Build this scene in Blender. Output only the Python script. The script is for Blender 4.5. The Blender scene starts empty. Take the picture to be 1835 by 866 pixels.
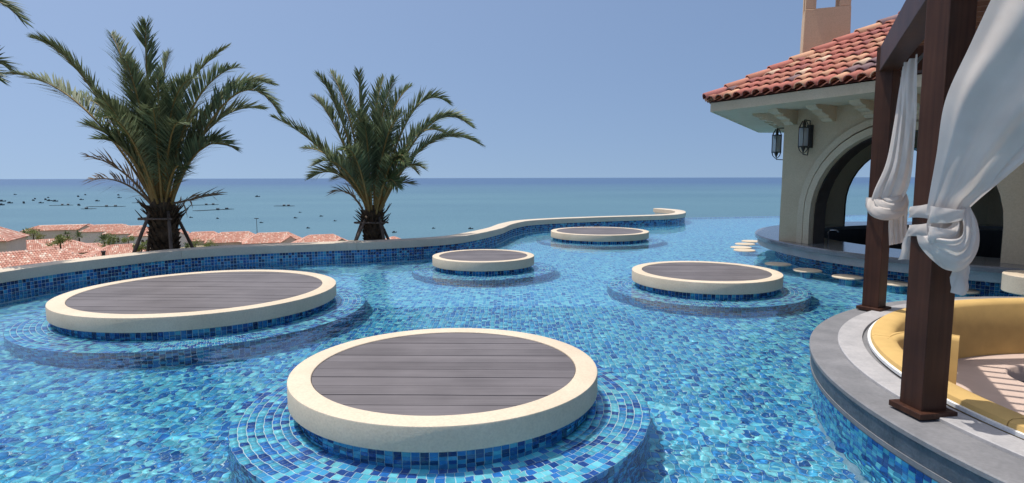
import bpy, bmesh, math, random
import numpy as np
from mathutils import Matrix, Vector
R = math.radians
PI = math.pi
sc = bpy.context.scene
col = sc.collection
rnd = random.Random(7)

# ------------------------------------------------------------------ camera
CAM = Vector((0.0, 0.0, 1.495))
cd = bpy.data.cameras.new('camera')
cd.sensor_width = 36.0
cd.lens = 1077.0 / 1835.0 * 36.0
cd.clip_start = 0.05
cd.clip_end = 200000.0
cam = bpy.data.objects.new('camera', cd)
col.objects.link(cam)
cam.matrix_world = Matrix.Translation(CAM) @ Matrix.Rotation(R(90 - 6.068), 4, 'X') @ Matrix.Rotation(R(-0.12), 4, 'Z')
sc.camera = cam

# ------------------------------------------------------------------ light
SUN_EL, SUN_H = R(75), Vector((-0.95, 0.31))       # high noon sun, from the left and slightly behind
SKY_LIFT, SKY_TINT = 0.2, (0.97, 1.05, 1.12, 1)
world = bpy.data.worlds.new('World')
sc.world = world
world.use_nodes = True
wn = world.node_tree.nodes
sky = wn.new('ShaderNodeTexSky')
sky.sky_type = 'NISHITA'
sky.sun_disc = False
sky.sun_elevation = SUN_EL
sky.sun_rotation = math.atan2(SUN_H.x, SUN_H.y)
sky.altitude = 40
sky.air_density = 1.0
sky.dust_density = 3.0
sky.ozone_density = 1.0
bg = wn['Background']
bg.inputs['Strength'].default_value = 0.126
# a slightly hazy tropical sky: the gradient towards the horizon is flattened evenly all round
wl = world.node_tree.links
wtc = wn.new('ShaderNodeTexCoord'); wad = wn.new('ShaderNodeVectorMath'); wad.operation = 'ADD'; wad.inputs[1].default_value = (0, 0, SKY_LIFT)
wno = wn.new('ShaderNodeVectorMath'); wno.operation = 'NORMALIZE'
wl.new(wtc.outputs['Generated'], wad.inputs[0]); wl.new(wad.outputs[0], wno.inputs[0]); wl.new(wno.outputs[0], sky.inputs['Vector'])
wti = wn.new('ShaderNodeMix'); wti.data_type = 'RGBA'; wti.blend_type = 'MULTIPLY'; wti.inputs[0].default_value = 1.0
wti.inputs[7].default_value = SKY_TINT
wl.new(sky.outputs[0], wti.inputs[6]); wl.new(wti.outputs[2], bg.inputs['Color'])
sl = bpy.data.lights.new('sun', 'SUN')
sl.energy = 4.0
sl.angle = R(0.53)
sl.color = (1.0, 0.955, 0.89)
sun = bpy.data.objects.new('sun', sl)
col.objects.link(sun)
sd = Vector((SUN_H.x * math.cos(SUN_EL), SUN_H.y * math.cos(SUN_EL), math.sin(SUN_EL))).normalized()
sun.rotation_euler = sd.to_track_quat('Z', 'Y').to_euler()
sun.location = (-20, 10, 60)
sl.cycles.is_caustics_light = True
sc.view_settings.view_transform = 'Standard'
sc.view_settings.look = 'None'
sc.view_settings.gamma = 1.0
sc.view_settings.use_curve_mapping = False
sc.view_settings.exposure = 0.02
sc.cycles.use_denoising = True
sc.cycles.max_bounces = 10
sc.cycles.sample_clamp_indirect = 6.0

# ------------------------------------------------------------------ helpers
WM = {}

class MB:
    def __init__(self):
        self.v = []; self.f = []
    def add(self, vs, fs):
        o = len(self.v)
        self.v.extend([tuple(p) for p in vs]); self.f.extend([tuple(i + o for i in f) for f in fs])
    def box(self, c, hx, hy, hz, rz=0.0, ex=None, ey=None, ez=None):
        if ex is None:
            ex = Vector((math.cos(rz), math.sin(rz), 0)); ey = Vector((-math.sin(rz), math.cos(rz), 0)); ez = Vector((0, 0, 1))
        c = Vector(c)
        vs = [c + ex * (a * hx) + ey * (b * hy) + ez * (d * hz) for d in (-1, 1) for b in (-1, 1) for a in (-1, 1)]
        self.add(vs, [(0, 2, 3, 1), (4, 5, 7, 6), (0, 1, 5, 4), (2, 6, 7, 3), (0, 4, 6, 2), (1, 3, 7, 5)])
        return self
    def prism(self, poly, z0, z1):
        n = len(poly)
        vs = [(p[0], p[1], z0) for p in poly] + [(p[0], p[1], z1) for p in poly]
        self.add(vs, [tuple(range(n - 1, -1, -1)), tuple(range(n, 2 * n))] + [(i, (i + 1) % n, n + (i + 1) % n, n + i) for i in range(n)])
        return self
    def sweep(self, prof, frames, closed=False, caps=True):
        """prof: list of (a,b); frames: list of (origin, A, B) vectors"""
        n = len(prof); vs = []
        for o, A, B in frames:
            for a, b in prof:
                vs.append(Vector(o) + Vector(A) * a + Vector(B) * b)
        fs = []
        m = len(frames)
        for i in range(m if closed else m - 1):
            j = (i + 1) % m
            for k in range(n):
                l = (k + 1) % n
                fs.append((i * n + k, i * n + l, j * n + l, j * n + k))
        if caps and not closed:
            fs.append(tuple(range(n - 1, -1, -1))); fs.append(tuple((m - 1) * n + k for k in range(n)))
        self.add(vs, fs)
        return self
    def tube(self, pts, rad, seg=6, caps=True):
        pts = [Vector(p) for p in pts]
        m = len(pts)
        if not hasattr(rad, '__len__'): rad = [rad] * m
        vs = []
        up = Vector((0.123, 0.277, 0.953))
        for i, p in enumerate(pts):
            t = (pts[min(i + 1, m - 1)] - pts[max(i - 1, 0)]).normalized()
            a = t.cross(up)
            if a.length < 1e-3: a = t.cross(Vector((1, 0, 0)))
            a.normalize(); b = t.cross(a)
            for k in range(seg):
                an = 2 * PI * k / seg
                vs.append(p + (a * math.cos(an) + b * math.sin(an)) * rad[i])
        fs = [(i * seg + k, i * seg + (k + 1) % seg, (i + 1) * seg + (k + 1) % seg, (i + 1) * seg + k) for i in range(m - 1) for k in range(seg)]
        if caps: fs += [tuple(range(seg - 1, -1, -1)), tuple((m - 1) * seg + k for k in range(seg))]
        self.add(vs, fs)
        return self
    def lathe(self, prof, c, seg=48, a0=0.0, a1=2 * PI):
        """prof of (r,z), closed loop of the profile is NOT implied"""
        full = abs(a1 - a0 - 2 * PI) < 1e-6
        n = len(prof); m = seg if full else seg + 1
        vs = []
        for i in range(m):
            a = a0 + (a1 - a0) * i / seg
            for r, z in prof: vs.append((c[0] + r * math.cos(a), c[1] + r * math.sin(a), z))
        fs = []
        for i in range(seg):
            j = (i + 1) % m
            for k in range(n - 1): fs.append((i * n + k, j * n + k, j * n + k + 1, i * n + k + 1))
        self.add(vs, fs)
        return self
    def ring(self, prof, c, seg=64, a0=0.0, a1=2 * PI):
        """closed profile revolved"""
        full = abs(a1 - a0 - 2 * PI) < 1e-6
        n = len(prof); m = seg if full else seg + 1
        vs = [(c[0] + r * math.cos(a), c[1] + r * math.sin(a), z) for a in [a0 + (a1 - a0) * i / seg for i in range(m)] for r, z in prof]
        fs = [(i * n + k, ((i + 1) % m) * n + k, ((i + 1) % m) * n + (k + 1) % n, i * n + (k + 1) % n) for i in range(seg) for k in range(n)]
        if not full: fs += [tuple(range(n)), tuple(seg * n + k for k in range(n - 1, -1, -1))]
        self.add(vs, fs)
        return self
    def build(self, name, mat, parent=None, smooth=False, bevel=0.0, recalc=True):
        me = bpy.data.meshes.new(name)
        me.from_pydata(self.v, [], self.f)
        if recalc or bevel:
            bm = bmesh.new(); bm.from_mesh(me)
            if bevel:
                ed = [e for e in bm.edges if len(e.link_faces) == 2 and e.calc_face_angle(0) > 0.5]
                bmesh.ops.bevel(bm, geom=ed, offset=bevel, segments=2, affect='EDGES', profile=0.5)
            bmesh.ops.recalc_face_normals(bm, faces=bm.faces)
            bm.to_mesh(me); bm.free()
        return link(name, me, mat, parent, smooth)

def link(name, me, mat, parent=None, smooth=False, M=None):
    if mat is not None and not me.materials: me.materials.append(mat)
    if smooth: me.polygons.foreach_set('use_smooth', [True] * len(me.polygons))
    o = bpy.data.objects.new(name, me)
    col.objects.link(o)
    M = M or Matrix.Identity(4)
    WM[o] = M
    if parent is not None:
        o.parent = parent; o.matrix_parent_inverse = WM[parent].inverted()
    o.matrix_basis = M
    return o

def auto_smooth(o, ang=35):
    me = o.data
    me.polygons.foreach_set('use_smooth', [True] * len(me.polygons))
    bm = bmesh.new(); bm.from_mesh(me)
    for e in bm.edges:
        if len(e.link_faces) != 2 or e.calc_face_angle(0) > R(ang): e.smooth = False
    bm.to_mesh(me); bm.free()
    return o

def empty(name, loc, label=None, cat=None, group=None):
    o = bpy.data.objects.new(name, None)
    col.objects.link(o)
    o.empty_display_size = 0.2
    M = Matrix.Translation(loc)
    o.matrix_basis = M; WM[o] = M
    return tag(o, label, cat, group)

def tag(o, label=None, cat=None, group=None, kind=None):
    if label: o['label'] = label
    if cat: o['category'] = cat
    if group: o['group'] = group
    if kind: o['kind'] = kind
    return o

def caustic(o):
    o.cycles.is_caustics_receiver = True
    return o

# ------------------------------------------------------------------ materials
def newmat(name):
    m = bpy.data.materials.new(name); m.use_nodes = True
    nt = m.node_tree
    return m, nt, nt.nodes, nt.links, nt.nodes['Principled BSDF']

def ramp(n, stops, interp='LINEAR'):
    r = n.new('ShaderNodeValToRGB')
    r.color_ramp.interpolation = interp
    el = r.color_ramp.elements
    while len(el) < len(stops): el.new(0.5)
    for e, (p, c) in zip(el, stops):
        e.position = p; e.color = (*c, 1)
    return r

def stone(name, c1, c2, rough=0.75, scale=3.0, bump=0.15, fine=60.0, spots=0.0):
    m, nt, n, l, b = newmat(name)
    tc = n.new('ShaderNodeNewGeometry')
    a = n.new('ShaderNodeTexNoise'); a.inputs['Scale'].default_value = scale; a.inputs['Detail'].default_value = 8; a.inputs['Roughness'].default_value = 0.65
    l.new(tc.outputs['Position'], a.inputs['Vector'])
    r = ramp(n, [(0.3, c1), (0.7, c2)])
    l.new(a.outputs['Fac'], r.inputs[0])
    f = n.new('ShaderNodeTexNoise'); f.inputs['Scale'].default_value = fine; f.inputs['Detail'].default_value = 4
    l.new(tc.outputs['Position'], f.inputs['Vector'])
    mx = n.new('ShaderNodeMix'); mx.data_type = 'RGBA'; mx.blend_type = 'MULTIPLY'; mx.inputs[0].default_value = 0.35
    r2 = ramp(n, [(0.35, (0.72, 0.72, 0.72)), (0.6, (1.05, 1.05, 1.05))])
    l.new(f.outputs['Fac'], r2.inputs[0]); l.new(r.outputs[0], mx.inputs[6]); l.new(r2.outputs[0], mx.inputs[7])
    l.new(mx.outputs[2], b.inputs['Base Color'])
    bp = n.new('ShaderNodeBump'); bp.inputs['Strength'].default_value = bump; bp.inputs['Distance'].default_value = 0.01
    l.new(f.outputs['Fac'], bp.inputs['Height']); l.new(bp.outputs[0], b.inputs['Normal'])
    b.inputs['Roughness'].default_value = rough
    return m

def tilemat(name, stops, mode, rough=0.12, jitter=0.25, spec=0.5):
    """glazed or clay pieces: a constant colour per piece, by object or by mesh island"""
    m, nt, n, l, b = newmat(name)
    if mode == 'object':
        s = n.new('ShaderNodeObjectInfo').outputs['Random']
    else:
        s = n.new('ShaderNodeNewGeometry').outputs['Random Per Island']
    r = ramp(n, stops, 'CONSTANT')
    l.new(s, r.inputs[0])
    w = n.new('ShaderNodeMath'); w.operation = 'MULTIPLY'; w.inputs[1].default_value = 37.7
    l.new(s, w.inputs[0])
    fr = n.new('ShaderNodeMath'); fr.operation = 'FRACT'; l.new(w.outputs[0], fr.inputs[0])
    g = n.new('ShaderNodeNewGeometry')
    no = n.new('ShaderNodeTexNoise'); no.inputs['Scale'].default_value = 40; no.inputs['Detail'].default_value = 4
    l.new(g.outputs['Position'], no.inputs['Vector'])
    ad = n.new('ShaderNodeMath'); ad.operation = 'ADD'; l.new(fr.outputs[0], ad.inputs[0]); l.new(no.outputs['Fac'], ad.inputs[1])
    mr = n.new('ShaderNodeMapRange'); mr.inputs[1].default_value = 0.2; mr.inputs[2].default_value = 1.8
    mr.inputs[3].default_value = 1 - jitter; mr.inputs[4].default_value = 1 + jitter
    l.new(ad.outputs[0], mr.inputs[0])
    hs = n.new('ShaderNodeHueSaturation')
    l.new(r.outputs[0], hs.inputs['Color']); l.new(mr.outputs[0], hs.inputs['Value'])
    l.new(hs.outputs[0], b.inputs['Base Color'])
    b.inputs['Roughness'].default_value = rough
    b.inputs['Specular IOR Level'].default_value = spec
    return m

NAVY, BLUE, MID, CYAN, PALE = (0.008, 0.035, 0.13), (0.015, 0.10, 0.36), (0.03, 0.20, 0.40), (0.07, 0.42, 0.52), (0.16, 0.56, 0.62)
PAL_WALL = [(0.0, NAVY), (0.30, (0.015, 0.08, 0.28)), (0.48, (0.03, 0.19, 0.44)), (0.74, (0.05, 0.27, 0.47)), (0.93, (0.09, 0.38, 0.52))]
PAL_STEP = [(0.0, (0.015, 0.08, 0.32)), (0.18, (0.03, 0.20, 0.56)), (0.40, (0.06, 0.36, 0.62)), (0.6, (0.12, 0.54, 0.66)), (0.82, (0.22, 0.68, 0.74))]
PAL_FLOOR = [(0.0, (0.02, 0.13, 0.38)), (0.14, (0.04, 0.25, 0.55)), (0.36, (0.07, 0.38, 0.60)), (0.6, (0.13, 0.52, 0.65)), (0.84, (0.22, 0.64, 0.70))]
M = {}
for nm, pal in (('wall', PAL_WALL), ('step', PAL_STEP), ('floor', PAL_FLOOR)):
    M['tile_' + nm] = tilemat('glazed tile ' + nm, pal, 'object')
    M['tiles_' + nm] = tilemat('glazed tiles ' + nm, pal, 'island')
M['grout'] = stone('grout', (0.66, 0.74, 0.74), (0.74, 0.81, 0.81), 0.9, 5, 0.2)
M['floorgrout'] = stone('pool floor grout', (0.44, 0.62, 0.66), (0.52, 0.70, 0.73), 0.9, 5, 0.2)
M['cream'] = stone('cream stone', (0.57, 0.465, 0.335), (0.67, 0.56, 0.42), 0.7, 2.0, 0.12, 70)
M['wallcoping'] = stone('wall coping stone', (0.53, 0.45, 0.35), (0.65, 0.555, 0.435), 0.75, 1.6, 0.15, 60)
M['greystone'] = stone('grey stone', (0.15, 0.15, 0.155), (0.235, 0.23, 0.235), 0.6, 4.0, 0.12, 45)
M['lightstone'] = stone('light grey stone', (0.33, 0.32, 0.32), (0.47, 0.45, 0.44), 0.55, 5.0, 0.08, 50)
M['darkband'] = stone('wet dark concrete', (0.05, 0.06, 0.075), (0.12, 0.13, 0.15), 0.5, 6.0, 0.3, 40)
M['barstone'] = stone('bar counter stone', (0.26, 0.26, 0.265), (0.36, 0.355, 0.36), 0.5, 3.0, 0.1, 50)
M['polished'] = stone('polished grey stone', (0.13, 0.13, 0.14), (0.20, 0.20, 0.21), 0.12, 4.0, 0.02, 45)
M['plaster'] = stone('beige plaster', (0.46, 0.365, 0.245), (0.54, 0.435, 0.30), 0.9, 1.2, 0.15, 50)
M['trim'] = stone('beige trim', (0.50, 0.41, 0.285), (0.58, 0.48, 0.345), 0.85, 1.5, 0.1, 50)
M['chimney'] = stone('terracotta plaster', (0.56, 0.39, 0.25), (0.63, 0.45, 0.30), 0.9, 1.2, 0.15, 50)
M['white'] = stone('white trim', (0.75, 0.75, 0.74), (0.82, 0.82, 0.80), 0.5, 8, 0.02)
M['hwall'] = stone('house plaster', (0.62, 0.53, 0.43), (0.72, 0.63, 0.53), 0.9, 0.15, 0.1, 3)
M['hwall2'] = stone('house white plaster', (0.74, 0.68, 0.60), (0.80, 0.74, 0.66), 0.9, 0.15, 0.1, 3)
M['earth'] = stone('garden soil', (0.10, 0.075, 0.05), (0.17, 0.13, 0.09), 0.95, 3, 0.4, 20)
M['iron'] = stone('dark iron', (0.015, 0.014, 0.012), (0.03, 0.027, 0.022), 0.45, 10, 0.1)
M['dark'] = stone('dark bar wood', (0.012, 0.010, 0.009), (0.03, 0.024, 0.02), 0.5, 6, 0.1)
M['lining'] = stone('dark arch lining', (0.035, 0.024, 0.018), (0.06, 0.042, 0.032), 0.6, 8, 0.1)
M['boat'] = stone('boat paint', (0.02, 0.03, 0.04), (0.06, 0.07, 0.08), 0.6, 0.5, 0.05)
M['raft'] = stone('raft timber', (0.06, 0.08, 0.09), (0.10, 0.12, 0.13), 0.8, 0.5, 0.05)
PAL_ROOF = [(0.0, (0.45, 0.155, 0.115)), (0.34, (0.50, 0.21, 0.14)), (0.54, (0.57, 0.31, 0.19)), (0.74, (0.38, 0.14, 0.12)), (0.84, (0.24, 0.15, 0.15)), (0.91, (0.68, 0.48, 0.33))]
M['rooftile'] = tilemat('clay roof tile', PAL_ROOF, 'object', 0.8, 0.15, 0.3)
M['rooftiles'] = tilemat('clay roof tiles', PAL_ROOF, 'island', 0.8, 0.15, 0.3)
PAL_VROOF = [(0.0, (0.55, 0.27, 0.20)), (0.4, (0.62, 0.34, 0.255)), (0.70, (0.68, 0.44, 0.34)), (0.90, (0.80, 0.65, 0.53))]
M['vroof'] = tilemat('village roof tiles', PAL_VROOF, 'island', 0.85, 0.15, 0.3)
M['roofbase'] = stone('roof underlay', (0.16, 0.06, 0.045), (0.22, 0.09, 0.06), 0.9, 5, 0.1)
M['vroofbase'] = stone('village roof underlay', (0.46, 0.23, 0.17), (0.55, 0.30, 0.23), 0.9, 1.0, 0.1)

def board_mat():
    m, nt, n, l, b = newmat('composite deck board')
    g = n.new('ShaderNodeNewGeometry'); oi = n.new('ShaderNodeObjectInfo')
    mp = n.new('ShaderNodeMapping'); mp.inputs['Scale'].default_value = (1.3, 55, 55)
    l.new(g.outputs['Position'], mp.inputs['Vector'])
    a = n.new('ShaderNodeTexNoise'); a.inputs['Scale'].default_value = 1.0; a.inputs['Detail'].default_value = 5
    l.new(mp.outputs[0], a.inputs['Vector'])
    a2 = n.new('ShaderNodeTexNoise'); a2.inputs['Scale'].default_value = 2.2; a2.inputs['Detail'].default_value = 5
    l.new(g.outputs['Position'], a2.inputs['Vector'])
    ad = n.new('ShaderNodeMath'); ad.operation = 'ADD'; l.new(a.outputs['Fac'], ad.inputs[0]); l.new(a2.outputs['Fac'], ad.inputs[1])
    ad2 = n.new('ShaderNodeMath'); ad2.operation = 'MULTIPLY_ADD'; ad2.inputs[1].default_value = 0.3; l.new(oi.outputs['Random'], ad2.inputs[0]); l.new(ad.outputs[0], ad2.inputs[2])
    mr = n.new('ShaderNodeMapRange'); mr.inputs[1].default_value = 0.8; mr.inputs[2].default_value = 1.5
    l.new(ad2.outputs[0], mr.inputs[0])
    r = ramp(n, [(0.0, (0.085, 0.073, 0.074)), (1.0, (0.16, 0.142, 0.144))])
    l.new(mr.outputs[0], r.inputs[0]); l.new(r.outputs[0], b.inputs['Base Color'])
    bp = n.new('ShaderNodeBump'); bp.inputs['Strength'].default_value = 0.25; bp.inputs['Distance'].default_value = 0.003
    l.new(a.outputs['Fac'], bp.inputs['Height']); l.new(bp.outputs[0], b.inputs['Normal'])
    b.inputs['Roughness'].default_value = 0.6
    return m
M['board'] = board_mat()

def wood_mat(name, c1, c2, scale=(40, 40, 1.5), rough=0.5):
    m, nt, n, l, b = newmat(name)
    g = n.new('ShaderNodeNewGeometry')
    mp = n.new('ShaderNodeMapping'); mp.inputs['Scale'].default_value = scale
    l.new(g.outputs['Position'], mp.inputs['Vector'])
    a = n.new('ShaderNodeTexNoise'); a.inputs['Scale'].default_value = 1.0; a.inputs['Detail'].default_value = 6; a.inputs['Distortion'].default_value = 0.4
    l.new(mp.outputs[0], a.inputs['Vector'])
    a2 = n.new('ShaderNodeTexNoise'); a2.inputs['Scale'].default_value = 3.5; a2.inputs['Detail'].default_value = 6
    l.new(g.outputs['Position'], a2.inputs['Vector'])
    ad = n.new('ShaderNodeMath'); ad.operation = 'ADD'; l.new(a.outputs['Fac'], ad.inputs[0]); l.new(a2.outputs['Fac'], ad.inputs[1])
    mr = n.new('ShaderNodeMapRange'); mr.inputs[1].default_value = 0.75; mr.inputs[2].default_value = 1.25
    l.new(ad.outputs[0], mr.inputs[0])
    r = ramp(n, [(0.0, c1), (1.0, c2)])
    l.new(mr.outputs[0], r.inputs[0]); l.new(r.outputs[0], b.inputs['Base Color'])
    bp = n.new('ShaderNodeBump'); bp.inputs['Strength'].default_value = 0.15; bp.inputs['Distance'].default_value = 0.003
    l.new(a.outputs['Fac'], bp.inputs['Height']); l.new(bp.outputs[0], b.inputs['Normal'])
    b.inputs['Roughness'].default_value = rough
    b.inputs['Specular IOR Level'].default_value = 0.25
    return m
M['wood'] = wood_mat('dark stained timber', (0.036, 0.014, 0.008), (0.070, 0.028, 0.016))
M['slat'] = wood_mat('brown slat timber', (0.10, 0.045, 0.025), (0.17, 0.08, 0.045), (3, 30, 30))
M['pole'] = wood_mat('weathered pole', (0.09, 0.065, 0.05), (0.19, 0.145, 0.115), (30, 30, 2), 0.9)
M['bark'] = wood_mat('palm bark', (0.035, 0.022, 0.014), (0.11, 0.075, 0.045), (14, 14, 9), 0.95)

def cloth_mat(name, c, weave=420.0, tr=0.25, var=0.08):
    m, nt, n, l, b = newmat(name)
    g = n.new('ShaderNodeNewGeometry')
    a = n.new('ShaderNodeTexNoise'); a.inputs['Scale'].default_value = 6; a.inputs['Detail'].default_value = 6
    mp = n.new('ShaderNodeMapping'); mp.inputs['Scale'].default_value = (weave * 0.25, weave * 0.25, weave)
    l.new(g.outputs['Position'], mp.inputs['Vector'])
    w = n.new('ShaderNodeTexNoise'); w.inputs['Scale'].default_value = 1; w.inputs['Detail'].default_value = 2
    l.new(mp.outputs[0], w.inputs['Vector']); l.new(g.outputs['Position'], a.inputs['Vector'])
    r = ramp(n, [(0.3, tuple(x * (1 - var) for x in c)), (0.7, tuple(min(1, x * (1 + var * 0.6)) for x in c))])
    l.new(a.outputs['Fac'], r.inputs[0]); l.new(r.outputs[0], b.inputs['Base Color'])
    bp = n.new('ShaderNodeBump'); bp.inputs['Strength'].default_value = 0.2; bp.inputs['Distance'].default_value = 0.002
    l.new(w.outputs['Fac'], bp.inputs['Height']); l.new(bp.outputs[0], b.inputs['Normal'])
    b.inputs['Roughness'].default_value = 0.9
    b.inputs['Specular IOR Level'].default_value = 0.1
    if tr:
        t = n.new('ShaderNodeBsdfTranslucent'); l.new(r.outputs[0], t.inputs['Color'])
        mx = n.new('ShaderNodeMixShader'); mx.inputs[0].default_value = tr
        l.new(b.outputs[0], mx.inputs[1]); l.new(t.outputs[0], mx.inputs[2]); l.new(mx.outputs[0], n['Material Output'].inputs['Surface'])
    return m
M['curtain'] = cloth_mat('off white curtain cloth', (0.70, 0.645, 0.60), 420.0, 0.35)
M['yellow'] = cloth_mat('mustard upholstery', (0.56, 0.37, 0.14), 300, 0.0, 0.1)
M['mat'] = cloth_mat('blush seat cloth', (0.56, 0.43, 0.36), 300, 0.0, 0.06)

def leaf_mat(name, front, back):
    m, nt, n, l, b = newmat(name)
    g = n.new('ShaderNodeNewGeometry')
    mx = n.new('ShaderNodeMix'); mx.data_type = 'RGBA'
    l.new(g.outputs['Backfacing'], mx.inputs[0]); mx.inputs[6].default_value = (*front, 1); mx.inputs[7].default_value = (*back, 1)
    hs = n.new('ShaderNodeHueSaturation')
    mr = n.new('ShaderNodeMapRange'); mr.inputs[3].default_value = 0.55; mr.inputs[4].default_value = 1.5
    l.new(g.outputs['Random Per Island'], mr.inputs[0]); l.new(mr.outputs[0], hs.inputs['Value'])
    l.new(mx.outputs[2], hs.inputs['Color']); l.new(hs.outputs[0], b.inputs['Base Color'])
    b.inputs['Roughness'].default_value = 0.52
    b.inputs['Specular IOR Level'].default_value = 0.3
    t = n.new('ShaderNodeBsdfTranslucent'); l.new(hs.outputs[0], t.inputs['Color'])
    ms = n.new('ShaderNodeMixShader'); ms.inputs[0].default_value = 0.22
    l.new(b.outputs[0], ms.inputs[1]); l.new(t.outputs[0], ms.inputs[2]); l.new(ms.outputs[0], n['Material Output'].inputs['Surface'])
    return m
M['leaf'] = leaf_mat('palm leaf', (0.10, 0.135, 0.05), (0.16, 0.19, 0.10))
M['leafdry'] = leaf_mat('dry palm leaf', (0.22, 0.15, 0.09), (0.25, 0.18, 0.12))
M['bush'] = leaf_mat('garden leaf', (0.17, 0.21, 0.055), (0.20, 0.23, 0.08))
M['petiole'] = stone('palm leaf stalk', (0.22, 0.13, 0.03), (0.34, 0.22, 0.07), 0.6, 12, 0.1)

def glass_mat(name, ior, color=(1, 1, 1), rough=0.0):
    m = bpy.data.materials.new(name); m.use_nodes = True
    n = m.node_tree.nodes; l = m.node_tree.links
    n.remove(n['Principled BSDF'])
    g = n.new('ShaderNodeBsdfGlass'); g.inputs['IOR'].default_value = ior; g.inputs['Color'].default_value = (*color, 1); g.inputs['Roughness'].default_value = rough
    l.new(g.outputs[0], n['Material Output'].inputs['Surface'])
    return m
M['water'] = glass_mat('pool water', 1.33, (0.95, 0.99, 1.0))
mm, nt_, n_, l_, b_ = newmat('lantern glass')
b_.inputs['Base Color'].default_value = (0.55, 0.57, 0.58, 1); b_.inputs['Roughness'].default_value = 0.08
b_.inputs['Transmission Weight'].default_value = 0.6; b_.inputs['IOR'].default_value = 1.2
M['pane'] = mm
mm, nt_, n_, l_, b_ = newmat('dark window glass')
b_.inputs['Base Color'].default_value = (0.05, 0.04, 0.035, 1); b_.inputs['Roughness'].default_value = 0.15
M['winglass'] = mm

def sea_mat():
    m, nt, n, l, b = newmat('sea water')
    g = n.new('ShaderNodeNewGeometry')
    mp = n.new('ShaderNodeMapping'); mp.inputs['Scale'].default_value = (0.0012, 0.004, 0.004); mp.inputs['Rotation'].default_value = (0, 0, 0.12)
    l.new(g.outputs['Position'], mp.inputs['Vector'])
    a = n.new('ShaderNodeTexNoise'); a.inputs['Scale'].default_value = 1.0; a.inputs['Detail'].default_value = 6; a.inputs['Distortion'].default_value = 0.6
    l.new(mp.outputs[0], a.inputs['Vector'])
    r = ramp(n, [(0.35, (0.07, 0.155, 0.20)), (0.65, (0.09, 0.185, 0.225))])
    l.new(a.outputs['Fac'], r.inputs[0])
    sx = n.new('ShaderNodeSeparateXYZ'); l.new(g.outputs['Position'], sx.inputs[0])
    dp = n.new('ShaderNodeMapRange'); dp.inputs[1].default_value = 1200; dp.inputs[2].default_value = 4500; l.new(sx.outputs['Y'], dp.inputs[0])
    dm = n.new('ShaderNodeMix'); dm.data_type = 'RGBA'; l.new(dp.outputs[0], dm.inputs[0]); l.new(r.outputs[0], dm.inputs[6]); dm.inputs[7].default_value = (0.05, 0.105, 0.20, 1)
    l.new(dm.outputs[2], b.inputs['Base Color'])
    w = n.new('ShaderNodeTexNoise'); w.inputs['Scale'].default_value = 0.22; w.inputs['Detail'].default_value = 8; w.inputs['Roughness'].default_value = 0.6
    l.new(g.outputs['Position'], w.inputs['Vector'])
    bp = n.new('ShaderNodeBump'); bp.inputs['Strength'].default_value = 1.0; bp.inputs['Distance'].default_value = 1.2
    l.new(w.outputs['Fac'], bp.inputs['Height']); l.new(bp.outputs[0], b.inputs['Normal'])
    b.inputs['Roughness'].default_value = 0.35
    b.inputs['IOR'].default_value = 1.33
    return m
M['sea'] = sea_mat()

def ground_mat():
    m, nt, n, l, b = newmat('dry hillside')
    g = n.new('ShaderNodeNewGeometry')
    a = n.new('ShaderNodeTexNoise'); a.inputs['Scale'].default_value = 0.25; a.inputs['Detail'].default_value = 9
    l.new(g.outputs['Position'], a.inputs['Vector'])
    r = ramp(n, [(0.35, (0.09, 0.11, 0.045)), (0.5, (0.17, 0.15, 0.09)), (0.65, (0.34, 0.27, 0.19))])
    l.new(a.outputs['Fac'], r.inputs[0]); l.new(r.outputs[0], b.inputs['Base Color'])
    b.inputs['Roughness'].default_value = 0.95
    return m
M['ground'] = ground_mat()

# ------------------------------------------------------------------ sea and hillside
mb = MB()
rad = [150, 400, 900, 2000, 5000, 12000, 30000, 70000]
seg = 96
vs = [(0, 0, -40)] + [(r * math.cos(2 * PI * k / seg), r * math.sin(2 * PI * k / seg), -40) for r in rad for k in range(seg)]
fs = [(0, 1 + k, 1 + (k + 1) % seg) for k in range(seg)]
for i in range(len(rad) - 1):
    for k in range(seg): fs.append((1 + i * seg + k, 1 + (i + 1) * seg + k, 1 + (i + 1) * seg + (k + 1) % seg, 1 + i * seg + (k + 1) % seg))
mb.add(vs, fs)
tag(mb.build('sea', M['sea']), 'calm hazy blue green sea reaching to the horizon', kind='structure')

ZL = ([-80, 13, 20, 40, 62, 100, 150, 200, 250, 290, 340, 400], [-1.3, -1.3, -3.6, -9.5, -12.6, -14.6, -19.5, -23, -26.3, -28.5, -44, -46])
ZR = ([-80, 26, 32, 60, 150, 400], [-1.3, -1.6, -4.5, -15, -44, -46])
def terrain(x, y):
    q = x / max(y, 15.0)
    t = min(1, max(0, (q + 0.24) / 0.13)); t = t * t * (3 - 2 * t)
    return float(np.interp(y, *ZL)) * (1 - t) + float(np.interp(y, *ZR)) * t
mb = MB()
xs = list(np.arange(-420, 260, 8.0)); ys = list(np.arange(-60, 30, 3.0)) + list(np.arange(30, 400, 7.0))
vs = [(x, y, terrain(x, y) + (0.35 * math.sin(x * 0.21) * math.cos(y * 0.17) if y > 30 else 0)) for y in ys for x in xs]
nx = len(xs)
mb.add(vs, [(j * nx + i, j * nx + i + 1, (j + 1) * nx + i + 1, (j + 1) * nx + i) for j in range(len(ys) - 1) for i in range(nx - 1)])
tag(mb.build('hillside', M['ground'], smooth=True), 'hillside falling from the pool to the village', kind='structure')

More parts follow.
